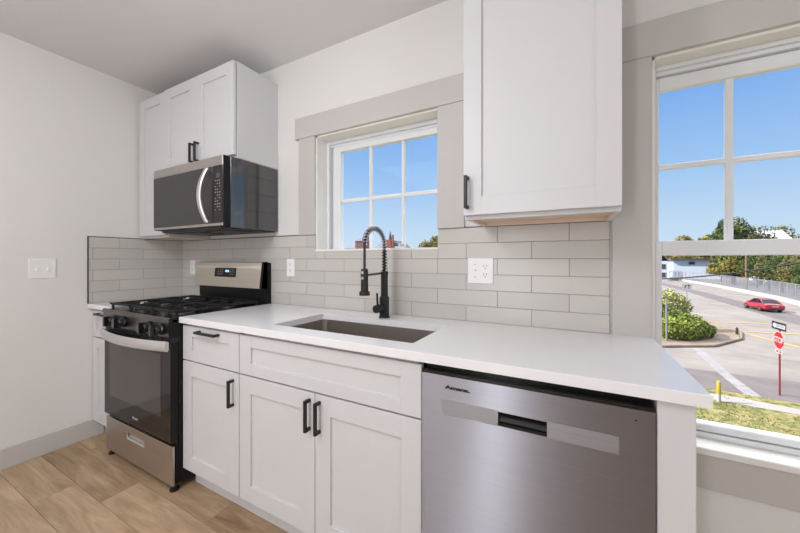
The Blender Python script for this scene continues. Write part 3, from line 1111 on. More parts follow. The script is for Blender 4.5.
for i, x in enumerate((0.702, 0.712, 0.726, 0.736)):
    b.prism([(yz(zc - .008) - .0018, zc - .008), (yz(zc + .008) - .0018, zc + .008), (yz(zc + .008) - .001, zc + .008), (yz(zc - .008) - .001, zc - .008)],
            lambda a, c, x=x: (x, a, c), lambda a, c, x=x: (x + .005, a, c))
b.build('clock_digits', M['clock'], db)
for xs_ in ((0.612, 0.636, 0.660), (0.756, 0.778)):
  b = MB()
  for x in xs_:
    for zc in (1.110, 1.126, 1.140):
        b.prism([(yz(zc) - .0016, zc - .0015), (yz(zc) - .0016, zc + .0015), (yz(zc) - .001, zc + .0015), (yz(zc) - .001, zc - .0015)],
                lambda a, c, x=x: (x, a, c), lambda a, c, x=x: (x + .010, a, c))
  b.build('key_legend', M['legend'], db)

# ------------------------------------------------------------------ microwave
mw = thing('microwave', 'black and stainless over the range microwave under the short wall cabinet', 'microwave', (0.77, -0.2, 1.405))
MX0, MX1, MZ0, MZ1 = 0.392, 1.146, 1.404, 1.822
b = MB()
b.box(MX0, MX1, -0.352, -0.010, MZ0, MZ1, .003)
b.build('case', M['mw_side'], mw)
b = MB()
for (ya, yb, za, zb) in ((-.315, -.262, 1.700, 1.790), (-.305, -.250, 1.500, 1.672), (-.285, -.262, 1.515, 1.655), (-.30, -.245, 1.415, 1.475), (-.235, -.020, 1.735, 1.737), (-.225, -.02, 1.63, 1.632), (-.225, -.02, 1.52, 1.522), (-.245, -.243, 1.50, 1.80)):
    t_ = .0014
    b.box(MX1, MX1 + .0012, ya, ya + t_, za, zb); b.box(MX1, MX1 + .0012, yb - t_, yb, za, zb)
    b.box(MX1, MX1 + .0012, ya, yb, za, za + t_); b.box(MX1, MX1 + .0012, ya, yb, zb - t_, zb)
b.build('case_embossing', M['mw_side'], mw)
b = MB(); b.box(MX0, MX1, -0.396, -0.3525, MZ0 + .006, MZ1 - .003, .002); b.build('front_frame', M['black_side'], mw)
YM = -0.400
b = MB(); b.box(MX0, MX1 - .001, YM, -0.396, 1.762, 1.817, .001); ts = b.build('top_strip', M['steel'], mw)
b = MB(); b.box(MX0, MX1 - .001, YM, -0.396, 1.412, 1.428, .001); b.build('bottom_strip', M['steel'], mw)
text_part('logo', 'Amana', 0.016, (0.66, YM - .0005, 1.789), FRONT, M['logo_light'], ts)
b = MB(); b.box(MX0, 1.046, YM, -0.396, 1.429, 1.761, .001); md = b.build('door', M['mw_glass'], mw)
b = MB(); b.box(1.048, MX1 - .001, YM, -0.396, 1.429, 1.761, .001); mp_ = b.build('control_panel', M['mw_panel'], mw)
b = MB(); b.box(1.086, 1.118, YM - .0006, YM, 1.690, 1.716); b.build('display', M['display'], mp_)
b = MB()
for i in range(11):
    for j in range(3):
        if (i * 3 + j) % 4 != 3:
            x, z = 1.072 + j * .020, 1.672 - i * .017
            b.box(x, x + .009, YM - .0005, YM, z, z + .0035)
b.build('key_legend', M['legend'], mp_)
rings = []
for i in range(21):
    s = -1 + 2 * i / 20
    z = 1.592 + s * .158
    yc = YM - .010 - .030 * (1 - s * s)
    xc = 1.012 - 0.026 * (1 - s * s)
    rings.append([(xc - .018, yc - .005, z), (xc - .012, yc - .010, z), (xc + .012, yc - .010, z), (xc + .018, yc - .005, z), (xc + .014, yc + .006, z), (xc - .014, yc + .006, z)])
b = MB(); b.loft(rings)
for z in (1.440, 1.744): b.box(1.000, 1.022, YM - .016, YM + .001, z - .010, z + .010, .002)
b.build('handle', M['handle_steel'], md, smooth=40)
b = MB(); b.box(MX0 + .01, MX1 - .01, -0.350, -0.02, MZ0 - .006, MZ0)
for i in range(2):
    xa = MX0 + .07 + i * .34
    b.box(xa, xa + .27, -0.30, -0.12, MZ0 - .010, MZ0 - .004, .001)
b.build('underside_vent', M['black_matte'], mw)

# ------------------------------------------------------------------ dishwasher
dw = thing('dishwasher', 'stainless steel dishwasher with pocket handle under the countertop', 'dishwasher', (2.787, -0.3, 0))
D0, D1, YF = 2.4815, 3.0905, -0.594
b = MB(); b.box(D0 + .004, D1 - .004, -0.560, -0.02, 0.095, 0.868); b.build('tub', M['black'], dw)
b = MB(); b.box(D0 + .004, D1 - .004, -0.545, -0.03, 0.0, 0.095); b.build('toe_panel', M['black_matte'], dw)
b = MB(); b.box(D0 + .006, D1 - .002, -0.592, -0.555, 0.846, 0.858, .001)
for i in range(9): b.box(D0 + .08 + i * .045, D0 + .10 + i * .045, -0.586, -0.578, .858, .8590)
b.build('control_edge', M['black'], dw)
px0, px1, pz0, pz1 = 2.724, 2.854, 0.732, 0.771
b = MB()
zb, zt = 0.100, 0.848
b.box(D0, px0, YF, -0.560, zb, zt); b.box(px1, D1, YF, -0.560, zb, zt)
b.box(px0, px1, YF, -0.560, zb, pz0); b.box(px0, px1, YF, -0.560, pz1, zt)
dd = b.build('door', M['steel_door'], dw)
for q0, q1 in ((2.551, px0), (px1, 3.018)):
    b = MB(); b.box(q0, q1, YF - .0012, YF, 0.729, 0.774); b.build('handle_strip', M['steel_strip'], dd)
b = MB(); b.prism([(-0.5605, pz0 + .004), (YF + .004, pz0), (YF - .003, pz0), (YF - .004, pz0 + .009), (YF + .006, pz0 + .010), (-0.567, pz1 - .004), (-0.561, pz1)],
                  lambda a, c: (px0, a, c), lambda a, c: (px1, a, c))
b.build('pocket_handle', M['black'], dd)
b = MB(); b.box(px0, px1, YF - .003, YF + .001, pz0 - .001, pz0 + .008, .001); b.build('pocket_lip', M['handle_steel'], dd)
text_part('logo', 'Amana.', 0.015, (2.602, YF - .0006, 0.814), FRONT, M['logo_dark'], dd, sx=1.75, offset=0.0009)
b = MB(); b.cyl((3.052, YF - .0008, .822), (3.052, YF + .001, .822), .0022, n=12); b.build('indicator_light', M['logo_dark'], dd)

# ------------------------------------------------------------------ outlets and switches
def duplex(t, x, z, y):
    for dz in (-.0195, .0195):
        k = MB(); k.tube([(x, y + .001, z + dz), (x, y - .0022, z + dz)], .0165, 20); rc = k.build('receptacle', M['plate'], t, smooth=40)
        k = MB()
        for dx, h in ((-.0062, .0085), (.0062, .0070)):
            k.box(x + dx - .0011, x + dx + .0011, y - .0026, y - .0018, z + dz + .004 - h / 2, z + dz + .004 + h / 2)
        k.cyl((x, y - .0018, z + dz - .0075), (x, y - .0026, z + dz - .0075), .0026, n=12)
        k.build('slots', M['slot'], rc)


def outlet(x, z, label):
    t = thing('wall_outlet', label, 'outlet', (x, -0.0085, z - .058), 'wall outlets')
    y = -0.0145
    k = MB(); k.box(x - .035, x + .035, y, -0.0085, z - .058, z + .058, .0025, 2); k.build('cover_plate', M['plate'], t)
    duplex(t, x, z, y)
    return t


o1 = outlet(1.273, 1.161, 'white duplex outlet on the tile between the stove and the faucet')
o2 = copy_tree(o1)
o2.location = Vector((0.160, -0.0085, 1.152 - .058))
o2['label'] = 'white duplex outlet in the corner, partly behind the stove back panel'
# two-gang plate: rocker switch and outlet
x, z, y = 2.526, 1.161, -0.0145
t = thing('switch_and_outlet_plate', 'wide white plate with a switch and an outlet below the large wall cabinet', 'outlet', (x, -0.0085, z - .06), 'wall outlets')
k = MB(); k.box(x - .061, x + .061, y, -0.0085, z - .061, z + .061, .0025, 2); k.build('cover_plate', M['plate'], t)
duplex(t, x + .024, z, y)
k = MB(); k.box(x - .030, x - .018, y - .0008, y + .001, z - .013, z + .013); k.box(x - .028, x - .020, y - .010, y, z - .001, z + .008, .0015); k.build('toggle', M['plate'], t)
for dz in (-.030, .030):
    k = MB(); k.cyl((x - .024, y - .0008, z + dz), (x - .024, y + .001, z + dz), .0026, n=10); k.build('screw', M['slot'], t)
# two-gang toggle switch on the left wall
y, z = -0.827, 1.158
t = thing('light_switch_plate', 'white double toggle light switch on the left wall', 'switch', (0, y, z - .06))
k = MB(); k.box(0, .006, y - .059, y + .059, z - .061, z + .061, .0025, 2); k.build('cover_plate', M['plate'], t)
for dy in (-.023, .023):
    k = MB()
    k.box(.005, .0068, y + dy - .0055, y + dy + .0055, z - .013, z + .013)
    k.prism([(.005, z - .006), (.016, z - .010), (.017, z - .004), (.006, z + .006)], lambda a, c: (a, y + dy - .004, c), lambda a, c: (a, y + dy + .004, c))
    k.build('toggle', M['plate'], t)

# ------------------------------------------------------------------ outdoors
GZ = -4.6


def ground_patch(name, pts, z, mat, th=0.02):
    k = MB()
    k.prism(pts, lambda a, c: (a, c, z), lambda a, c: (a, c, z - th))
    return struct(k.build(name, mat))


ground_patch('ground', [(-260, 3), (260, 3), (260, 300), (-260, 300)], GZ, M['asphalt'], 0.3)
# lawn below the window and a paved walk across it
lawn = ground_patch('lawn', [(-40, 1.0), (40, 1.0), (40, 16.9), (10.9, 17.35), (8.4, 17.75), (-40, 18.4)], GZ + .06, M['grass'], .1)
ground_patch('sidewalk', [(-40, 16.6), (8.3, 16.20), (10.4, 15.95), (40, 15.6), (40, 16.35), (10.6, 16.60), (8.9, 16.98), (-40, 17.5)], GZ + .075, M['concrete'], .05)
ground_patch('embankment', [(24.4, 36.0), (27.6, 50.0), (29.6, 66.0), (30.2, 90.0), (29.0, 122.0), (36, 126), (90, 126), (90, 36)], GZ + .03, M['bank'])
ground_patch('road_lane', [(20.6, 38), (23.6, 46), (23.6, 75), (22.6, 110), (20.9, 110), (21.2, 75), (20.6, 46)], GZ + .012, M['asphalt_dark'])
ground_patch('crossing_road', [(-60, 18.6), (8.2, 17.95), (11, 17.65), (60, 16.8), (60, 20.5), (11, 20.9), (-60, 21.5)], GZ + .010, M['asphalt_dark'])
ground_patch('stop_line', [(9.75, 26.2), (10.35, 26.2), (9.95, 21.0), (9.95, 17.6), (9.45, 17.6), (9.5, 21.0)], GZ + .024, M['white_paint'])
ground_patch('verge', [(-30, 25.6), (8.3, 25.7), (11.2, 27.4), (13.6, 30.8), (14.6, 33.8), (14.2, 37.5), (12.0, 52), (-10, 60), (-30, 60)], GZ + .10, M['dirt'], .12)
k = MB()
kp = [(-30, 25.5), (8.3, 25.6), (11.25, 27.3), (13.7, 30.75), (14.7, 33.8), (14.3, 37.5), (12.1, 52)]
k.tube([(p[0], p[1], GZ + .07) for p in kp], .09, 6)
struct(k.build('kerb', M['dirt']))
for i, (a, c) in enumerate((((14.4, 38.6), (18.6, 40.0)), ((15.2, 34.6), (20.4, 35.4)), ((15.0, 33.2), (16.4, 29.0)), ((17.4, 30.4), (23.0, 32.0)))):
    a, c = Vector((*a, 0)), Vector((*c, 0))
    d = (c - a).normalized(); nn = Vector((-d.y, d.x, 0)) * .20
    ground_patch('road_marking', [(p.x, p.y) for p in (a - nn, c - nn, c + nn, a + nn)], GZ + .026, M['yellow'])

# blades of grass on the lawn
k = MB(); r = random.Random(3)
for i in range(16000):
    x, yv = r.uniform(4.5, 16), r.uniform(8.5, 17.2)
    if 16.0 - (x - 10) * .05 < yv < 17.0 - (x - 10) * .05 and r.random() < .9: continue
    if noise.noise((x * 1.3, yv * 1.3, 0)) < -.12: continue
    a = r.uniform(0, PI); h = r.uniform(.02, .07); w = r.uniform(.012, .03)
    dx, dy = math.cos(a) * w, math.sin(a) * w
    fc = k.poly([(x - dx, yv - dy, GZ + .06), (x + dx, yv + dy, GZ + .06), (x + r.uniform(-.05, .05), yv + r.uniform(-.05, .05), GZ + .06 + h)])
    k.rnd([fc], min(1, max(0, .5 + .9 * noise.noise((x * .6, yv * .6, 3)) + r.uniform(-.25, .25))))
tag(k.build('grass', M['blade'], recalc=False), 'dry yellow green grass on the lawn below the tall window', 'grass', kind='stuff')

# bollard
bx, by = 8.12, 16.02
t = thing('bollard', 'short bollard with yellow top and white base on the lawn by the walk', 'bollard', (bx, by, GZ + .07))
k = MB(); k.cyl((bx, by, GZ + .07), (bx, by, GZ + .42), .062, n=16); k.build('base', M['white_bollard'], t, smooth=40)
k = MB(); k.tube([(bx, by, GZ + .42), (bx, by, GZ + .88), (bx, by, GZ + .91)], [.066, .066, .045], 16); k.build('sleeve', M['yellow_cap'], t, smooth=40)

# stop sign with the one-way blade above
sx, sy = 10.73, 18.30
t = thing('stop_sign', 'red octagonal stop sign on a red post with one way sign on top', 'sign', (sx, sy, GZ))
ang = math.atan2(2.92 - sx, -1.56 - sy) + PI       # facing the house, turned a little aside
rot = -ang - 1.16
RZ = Matrix.Rotation(rot, 4, 'Z')
def at(px, py, pz): return Vector((sx, sy, GZ)) + RZ @ Vector((px, py, pz))
k = MB()
k.prism([(-.03, -.02), (.03, -.02), (.03, .02), (-.03, .02)], lambda a, c: at(a, c, 0), lambda a, c: at(a, c, 3.05)); k.build('post', M['post_red'], t)
oc8 = lambda rr: [(rr * math.cos(PI / 8 + i * PI / 4), rr * math.sin(PI / 8 + i * PI / 4)) for i in range(8)]
zc = 2.36
k = MB(); k.prism(oc8(.405), lambda a, c: at(a, -.022, zc + c), lambda a, c: at(a, -.030, zc + c)); k.build('sign_border', M['sign_white'], t)
k = MB(); k.prism(oc8(.375), lambda a, c: at(a, -.030, zc + c), lambda a, c: at(a, -.032, zc + c)); k.build('sign_face', M['sign_red'], t)
text_part('lettering', 'STOP', 0.34, at(0, -.0335, zc), RZ @ FRONT, M['sign_white'], t, sx=.80, offset=.006)
k = MB(); k.prism([(-.23, 1.80), (.23, 1.80), (.23, 1.95), (-.23, 1.95)], lambda a, c: at(a, -.022, c), lambda a, c: at(a, -.028, c)); k.build('plaque', M['sign_white'], t)
for pa, pb in ((-.17, -.03), (.03, .17)):
    k = MB(); k.prism([(pa, 1.835), (pb, 1.835), (pb, 1.915), (pa, 1.915)], lambda a, c: at(a, -.028, c), lambda a, c: at(a, -.029, c)); k.build('plaque_mark', M['sign_red'], t)
R2 = Matrix.Rotation(rot + 0.02, 4, 'Z')
at2 = lambda px, py, pz: Vector((sx, sy, GZ)) + R2 @ Vector((px, py, pz))
k = MB(); k.prism([(-.47, 2.80), (.47, 2.80), (.47, 3.13), (-.47, 3.13)], lambda a, c: at2(a, -.022, c), lambda a, c: at2(a, -.030, c)); k.build('one_way_blade', M['sign_black'], t)
arrow = [(-.43, 2.965), (-.25, 3.10), (-.25, 3.045), (.42, 3.045), (.42, 2.885), (-.25, 2.885), (-.25, 2.83)]
k = MB(); k.prism(arrow, lambda a, c: at2(a, -.030, c), lambda a, c: at2(a, -.032, c)); k.build('arrow', M['sign_white'], t)
text_part('lettering', 'ONE WAY', 0.16, at2(.09, -.0335, 2.965), R2 @ FRONT, M['sign_black'], t, sx=.78)

# small turn sign by the bushes
sx2, sy2 = 17.4, 58.9
t = thing('lane_sign', 'small white lane arrow sign on a post behind the bushes', 'sign', (sx2, sy2, GZ))
k = MB(); k.cyl((sx2, sy2, GZ), (sx2, sy2, GZ + 2.4), .05, n=10); k.build('post', M['galv'], t)
k = MB(); k.box(sx2 - .55, sx2 + .55, sy2 - .08, sy2 - .05, GZ + 1.35, GZ + 2.35); k.build('sign_plate', M['sign_white'], t)
k = MB()
k.box(sx2 + .16, sx2 + .24, sy2 - .085, sy2 - .08, GZ + 1.6, GZ + 2.15)
k.prism([(.02, 2.02), (.38, 2.02), (.20, 2.28)], lambda a, c: (sx2 + a, sy2 - .085, GZ + c), lambda a, c: (sx2 + a, sy2 - .08, GZ + c))
k.prism([(-.32, 1.70), (-.24, 1.66), (-.14, 1.94), (-.10, 1.88), (-.04, 2.12), (-.28, 2.06), (-.22, 2.00)], lambda a, c: (sx2 + a, sy2 - .085, GZ + c), lambda a, c: (sx2 + a, sy2 - .08, GZ + c))
k.build('arrows', M['sign_black'], t)

# fire-hydrant sized marker post on the kerb corner
k = MB(); k.tube([(14.0, 32.4, GZ + .1), (14.0, 32.4, GZ + .55), (14.0, 32.4, GZ + .65)], [.09, .08, .03], 10)
tag(k.build('marker_post', M['bark']), 'short brown marker post at the corner of the kerb', 'post')
# thin grey pole in front of the bushes
k = MB(); k.cyl((8.75, 27.4, GZ + .1), (8.75, 27.4, GZ + 3.1), .055, n=10)
tag(k.build('sign_pole', M['galv']), 'thin grey pole standing in front of the bushes', 'pole')

# ------------------------------------------------------------------ car
def car():
    t = thing('car', 'red sedan driving away on the road past the chain link fence', 'car', (0, 0, 0))
    L, Wd = 4.6, 0.91
    # body: lofted cross-sections, rear at y=0, nose at y=L
    st = [(0.00, .70, .42, .78), (0.06, .84, .30, .90), (0.35, .89, .24, .98), (0.9, .91, .22, .99), (2.3, .91, .22, .94), (3.3, .91, .22, .90), (4.0, .88, .22, .80), (4.42, .78, .26, .68), (4.58, .58, .36, .56)]
    rings = []
    for yv, w, zl, zh in st:
        h = zh - zl
        rings.append([(-w * .82, yv, zl), (w * .82, yv, zl), (w * .96, yv, zl + h * .18), (w, yv, zl + h * .55), (w * .95, yv, zl + h * .86), (w * .80, yv, zh), (0, yv, zh + .02), (-w * .80, yv, zh), (-w * .95, yv, zl + h * .86), (-w, yv, zl + h * .55), (-w * .96, yv, zl + h * .18)])
    k = MB(); k.loft(rings); body = k.build('body', M['red'], t, smooth=50)
    gh = [(0.42, .74, .97, .985), (1.25, .66, .95, 1.36), (1.9, .64, .93, 1.43), (2.5, .64, .92, 1.40), (3.35, .72, .89, .91)]
    rings = [[(-w - .08, yv, zl), (w + .08, yv, zl), (w, yv, zh), (w * .7, yv, zh + .02), (-w * .7, yv, zh + .02), (-w, yv, zh)] for yv, w, zl, zh in gh]
    k = MB(); k.loft(rings); k.build('window_glass', M['car_glass'], t, smooth=50)
    rings = [[(-w, yv, zh), (w, yv, zh), (w * .75, yv, zh + .035), (-w * .75, yv, zh + .035)] for yv, w, zh in ((1.18, .655, 1.335), (1.5, .655, 1.40), (1.9, .645, 1.44), (2.3, .645, 1.425), (2.55, .64, 1.38))]
    k = MB(); k.loft(rings)
    for s in (-1, 1):
        for pts in (((.45, .745, .97), (1.25, .665, 1.36)), ((1.75, .675, .95), (1.72, .65, 1.42)), ((3.3, .73, .90), (2.5, .65, 1.39))):
            k.tube([(s * (pts[0][1] + .07), pts[0][0], pts[0][2]), (s * (pts[1][1] + .01), pts[1][0], pts[1][2])], .035, 6)
    k.build('roof', M['red'], t, smooth=50)
    for yv in (0.95, 3.65):
        for s in (-1, 1):
            k = MB(); k.tube([(s * .70, yv, .33), (s * .72, yv, .33), (s * .90, yv, .33), (s * .925, yv, .33)], [.30, .33, .33, .30], 22); wl = k.build('tyre', M['rubber'], t, smooth=40)
            k = MB(); k.cyl((s * .91, yv, .33), (s * .935, yv, .33), .215, .19, 18); k.build('rim', M['rim'], wl, smooth=40)
    for s in (-1, 1):
        k = MB(); k.box(s * .50, s * .80, -.015, .12, .66, .80, .02); k.build('tail_lamp', M['tail'], t)
        k = MB(); k.box(s * .93, s * 1.03, 2.95, 3.08, .92, 1.05, .02); k.build('mirror', M['red'], t)
    k = MB(); k.box(-.27, .27, -.02, .01, .64, .75, .005); k.build('number_plate', M['sign_white'], t)
    k = MB(); k.box(-.62, .62, -.03, .2, .26, .40, .03); k.build('bumper', M['rubber'], t)
    return t


c = car()
c.location = (22.45, 48.9, GZ + .01)
c.rotation_euler = (0, 0, 0.10)
c.scale = (.96, .95, .93)

# ------------------------------------------------------------------ fence along the road
fp = [(24.0, 36.0), (27.2, 50.0), (29.2, 66.0), (29.8, 90.0), (28.6, 122.0)]
t = thing('chain_link_fence', 'long grey chain link fence on a low pale barrier beside the road', 'fence', (28, 60, GZ))
dist = [0]
for i in range(1, len(fp)): dist.append(dist[-1] + math.dist(fp[i], fp[i - 1]))
def on_fence(s):
    for i in range(1, len(fp)):
        if s <= dist[i] + 1e-6:
            q = (s - dist[i - 1]) / (dist[i] - dist[i - 1])
            return (fp[i - 1][0] + (fp[i][0] - fp[i - 1][0]) * q, fp[i - 1][1] + (fp[i][1] - fp[i - 1][1]) * q)
    return fp[-1]
def sec(p, w, z0, z1): return [(p[0] - w, p[1], z0), (p[0] + w, p[1], z0), (p[0] + w * .7, p[1], z1), (p[0] - w * .7, p[1], z1)]
k = MB(); k.loft([sec(p, .22, GZ, GZ + .55) for p in fp]); k.build('barrier', M['barrier'], t)
k = MB()
k.loft([sec(p, .008, GZ + .55, GZ + 2.62) for p in fp]); k.build('wire_mesh', M['chain'], t)
k = MB(); k.tube([(p[0], p[1], GZ + 2.62) for p in fp], .035, 6); k.build('top_rail', M['galv'], t)
s = 0.6
pb = MB(); p = on_fence(s); pb.cyl((p[0], p[1], GZ + .5), (p[0], p[1], GZ + 2.68), .05, n=8)
post0 = pb.build('fence_post', M['galv'], t, smooth=50)
while s + 2.6 < dist[-1]:
    s += 2.6
    q = on_fence(s)
    o = post0.copy(); COL.objects.link(o)
    o.location = Vector((q[0] - p[0], q[1] - p[1], 0))

# ------------------------------------------------------------------ plants
def foliage(n_leaf, blobs, leaf, seed, mode=0):
    """leaves scattered over a cluster of lumpy blobs; returns a mesh builder"""
    r = random.Random(seed)
    k = MB()
    tot = sum(bq[3] ** 2 for bq in blobs)
    for (cx, cy, cz, rr, sq) in blobs:
        for i in range(int(n_leaf * rr * rr / tot)):
            d = Vector((r.gauss(0, 1), r.gauss(0, 1), r.gauss(0, 1))).normalized()
            q = rr * (0.72 + 0.34 * r.random()) * (1 + .22 * noise.noise(d * 2.2 + Vector((cx, cy, cz))))
            p = Vector((cx, cy, cz)) + Vector((d.x, d.y, d.z * sq)) * q
            u = Vector((r.gauss(0, 1), r.gauss(0, 1), r.gauss(0, 1))).normalized()
            nrm = (d + u * .8).normalized()
            a = nrm.orthogonal().normalized()
            bq = nrm.cross(a)
            w = leaf * r.uniform(.6, 1.3)
            f = k.poly([p - a * w, p - bq * w * .6, p + a * w, p + bq * w * .6])
            k.rnd([f], min(1, max(0, .5 + .6 * noise.noise(p * .55) + r.uniform(-.3, .3))))
    return k


def tree_mesh(seed, h, w, mat, n_leaf=5200, leaf=.27, low=.28):
    r = random.Random(seed)
    blobs = []
    for i in range(13):
        a = r.uniform(0, 2 * PI); q = r.uniform(.1, .62) * w / 2
        z = h * r.uniform(low + .08, .80)
        fade = 1 - .45 * max(0, z / h - .5) / .5
        blobs.append((math.cos(a) * q * fade, math.sin(a) * q * fade, z, w * r.uniform(.19, .29) * fade, .85))
    blobs.append((0, 0, h * .84, w * .20, .85))
    k = foliage(n_leaf, blobs, leaf, seed + 1)
    tr = MB()
    tr.tube([(0, 0, 0), (.05, .02, h * .25), (0, .08, h * .5), (.1, 0, h * .75)], [h * .026, h * .020, h * .013, h * .004], 8)
    for i in range(6):
        a = i * 1.05 + r.random()
        z = h * (.26 + .06 * i)
        tr.tube([(0, 0, z), (math.cos(a) * w * .18, math.sin(a) * w * .18, z + h * .12), (math.cos(a) * w * .30, math.sin(a) * w * .30, z + h * .22)], [h * .010, h * .007, h * .003], 6)
    return k, tr


PROTO = {}
for kind, (seed, h, w, m) in {'green': (5, 14, 10, 'leaf_green'), 'olive': (9, 13, 13, 'leaf_olive'), 'yellow': (14, 9, 8, 'leaf_yellow')}.items():
    k, tr = tree_mesh(seed, h, w, M[m])
    PROTO[kind] = (k, tr, m)
TREE = {}
def tree(kind, x, yv, scale, rz, label, group=None, zs=1.0):
    if kind not in TREE:
        k, tr, m = PROTO[kind]
        t = thing('tree', label, 'tree', (0, 0, 0), group)
        cr = k.build('crown', M[m], t, recalc=False)
        tr.build('trunk', M['bark'], t, smooth=60)
        TREE[kind] = t
    else:
        t = copy_tree(TREE[kind])
        t['label'] = label
        if group: t['group'] = group
    t.location = (x, yv, GZ)
    t.scale = (scale, scale, scale * zs)
    t.rotation_euler = (0, 0, rz)
    return t


def at_px(u, v_depth):
    """ground point on the viewing line through image column u at a given distance along Y"""
    cy_, sy_ = math.cos(0.4893), math.sin(0.4893)
    q = (u - 400) / 324.16
    dx, dy = -sy_ + cy_ * q, cy_ + sy_ * q
    s_ = (v_depth + 1.5624) / dy
    return 2.9158 + dx * s_, v_depth


G1 = 'trees across the road'
for kind, u, dep, sc, rz, zs, lab in (
        ('green', 732, 104, 1.22, 0.3, .98, 'tall dark green tree directly behind the muntin of the tall window'),
        ('olive', 761, 108, .98, 1.2, 1.10, 'broad olive tree left of the white gabled roof'),
        ('olive', 782, 140, 1.12, 2.9, 1.12, 'olive brown tree behind the white gabled roof'),
        ('olive', 803, 96, .82, 4.0, 1.05, 'olive tree cut by the right edge of the picture'),
        ('green', 747, 122, 1.02, 2.2, 1.02, 'green tree between the tall dark tree and the broad olive tree'),
        ('yellow', 684, 168, 1.72, 0.8, 1.0, 'lone yellow green tree above the white warehouse'),
        ('yellow', 669, 175, 1.5, 2.1, 1.0, 'small treetop close to the left side of the tall window'),
        ('yellow', 709, 160, 1.68, 3.3, 1.0, 'yellow tree peeking over the meeting rail left of the muntin'),
        ('yellow', 721, 112, .86, 5.0, .85, 'low yellow tree at the right end of the white warehouse'),
        ('yellow', 735, 100, .84, 1.9, .9, 'yellow tree just left of the wooden utility pole'),
        ('green', 757, 92, .56, 0.9, .95, 'low dark green tree just right of the utility pole'),
        ('olive', 769, 84, .56, 3.6, 1.0, 'low olive tree behind the fence above the red car'),
        ('green', 782, 80, .56, 2.0, .95, 'low green tree behind the fence, right of the low olive tree'),
        ('olive', 795, 74, .52, 4.4, 1.0, 'low olive tree behind the fence near the right edge'),
        ('green', 808, 68, .48, 5.5, 1.0, 'low green tree behind the fence at the far right')):
    x, yv = at_px(u, dep)
    tree(kind, x, yv, sc, rz, lab, G1, zs)
# trees seen through the sink window
for kind, u, dep, sc, rz, zs, lab in (
        ('yellow', 426, 70, 1.15, .4, 1.0, 'green tree in the lower right corner of the sink window'),
        ('yellow', 437, 74, 1.30, 2.4, 1.0, 'tall green tree partly hidden by the casing of the sink window'),
        ('green', 398, 110, .92, 1.4, .9, 'small dark tree beside the brick church seen through the sink window')):
    x, yv = at_px(u, dep)
    tree(kind, x, yv, sc, rz, lab, 'trees beyond the sink window', zs)

# bushes on the verge
bl = [(10.5, 29.6, .70, 1.1, .75), (11.3, 30.4, .62, .9, .7), (9.8, 29.0, .75, 1.1, .75), (9.1, 28.6, .8, 1.0, .8), (11.8, 31.2, .50, .65, .7), (10.8, 30.8, 1.0, .9, .7), (9.9, 30.1, 1.2, 1.0, .7)]
k = foliage(7000, [(a, c_, GZ + z, r_, s_) for a, c_, z, r_, s_ in bl], .10, 21)
t = thing('low_bush', 'dense low green bush on the dirt verge across the road', 'bush', (10.6, 29.5, GZ + .1))
k.build('foliage', M['leaf_bush'], t, recalc=False)
k = MB()
for i in range(7): k.tube([(10.6, 29.5, GZ + .05), (10.6 + math.cos(i) * .7, 29.5 + math.sin(i) * .7, GZ + .9)], [.05, .02], 6)
k.build('stems', M['bark'], t)
bl = [(9.3, 31.7, 1.9, .9, 1.0), (10.2, 32.4, 2.1, .8, 1.1), (11.0, 33.0, 1.9, .6, 1.0), (8.8, 31.2, 1.8, .9, 1.0), (9.9, 32.2, 2.9, .5, 1.1), (10.7, 32.9, 2.6, .4, 1.1), (9.0, 31.6, 2.8, .5, 1.1)]
k = foliage(3000, [(a, c_, GZ + z, r_, s_) for a, c_, z, r_, s_ in bl], .10, 33)
t = thing('tall_bush', 'tall loose yellow green bush rising behind the low bush', 'bush', (10.1, 31.9, GZ + .1))
k.build('foliage', M['leaf_thin'], t, recalc=False)
k = MB()
for i in range(10): k.tube([(10.1 + (i % 4 - 1.5) * .3, 31.9, GZ + .05), (10.1 + (i - 5) * .32, 31.9 + (i - 5) * .2, GZ + 2.6)], [.05, .015], 6)
k.build('stems', M['bark'], t)

# ------------------------------------------------------------------ utility pole and cable
px_, py_ = at_px(746.5, 82)
k = MB(); k.tube([(px_, py_, GZ), (px_, py_, GZ + 7.9)], [.22, .18], 12)
t = thing('utility_pole', 'brown wooden utility pole standing beyond the fence', 'pole', (px_, py_, GZ))
k.build('pole', M['pole_wood'], t, smooth=40)
k = MB(); k.box(px_ - .35, px_ + .35, py_ - .30, py_ - .14, GZ + 6.9, GZ + 7.7, .05); k.build('transformer', M['galv'], t)
k = MB()
xa, ya = at_px(640, 24); xb, yb_ = at_px(830, 20)
za, zb_ = -0.05, 1.33
pts = []
for i in range(21):
    q = i / 20
    pts.append((xa + (xb - xa) * q, ya + (yb_ - ya) * q, za + (zb_ - za) * q - .25 * 4 * q * (1 - q)))
k.tube(pts, .042, 6)
tag(k.build('overhead_cable', M['cable']), 'black overhead cable sagging across the view from the tall window', 'cable')


# ------------------------------------------------------------------ buildings
def gable(t, x0, x1, y0, y1, ze, zr, mat, axis='x', over=.4):
    k = MB()
    if axis == 'x':
        ym = (y0 + y1) / 2
        k.prism([(y0 - over, ze - .1), (ym, zr), (y1 + over, ze - .1), (ym, zr - .25)], lambda a, c: (x0 - over, a, c), lambda a, c: (x1 + over, a, c))
    else:
        xm = (x0 + x1) / 2
        k.prism([(x0 - over, ze - .1), (xm, zr), (x1 + over, ze - .1), (xm, zr - .25)], lambda a, c: (a, y0 - over, c), lambda a, c: (a, y1 + over, c))
    return k.build('roof', mat, t)


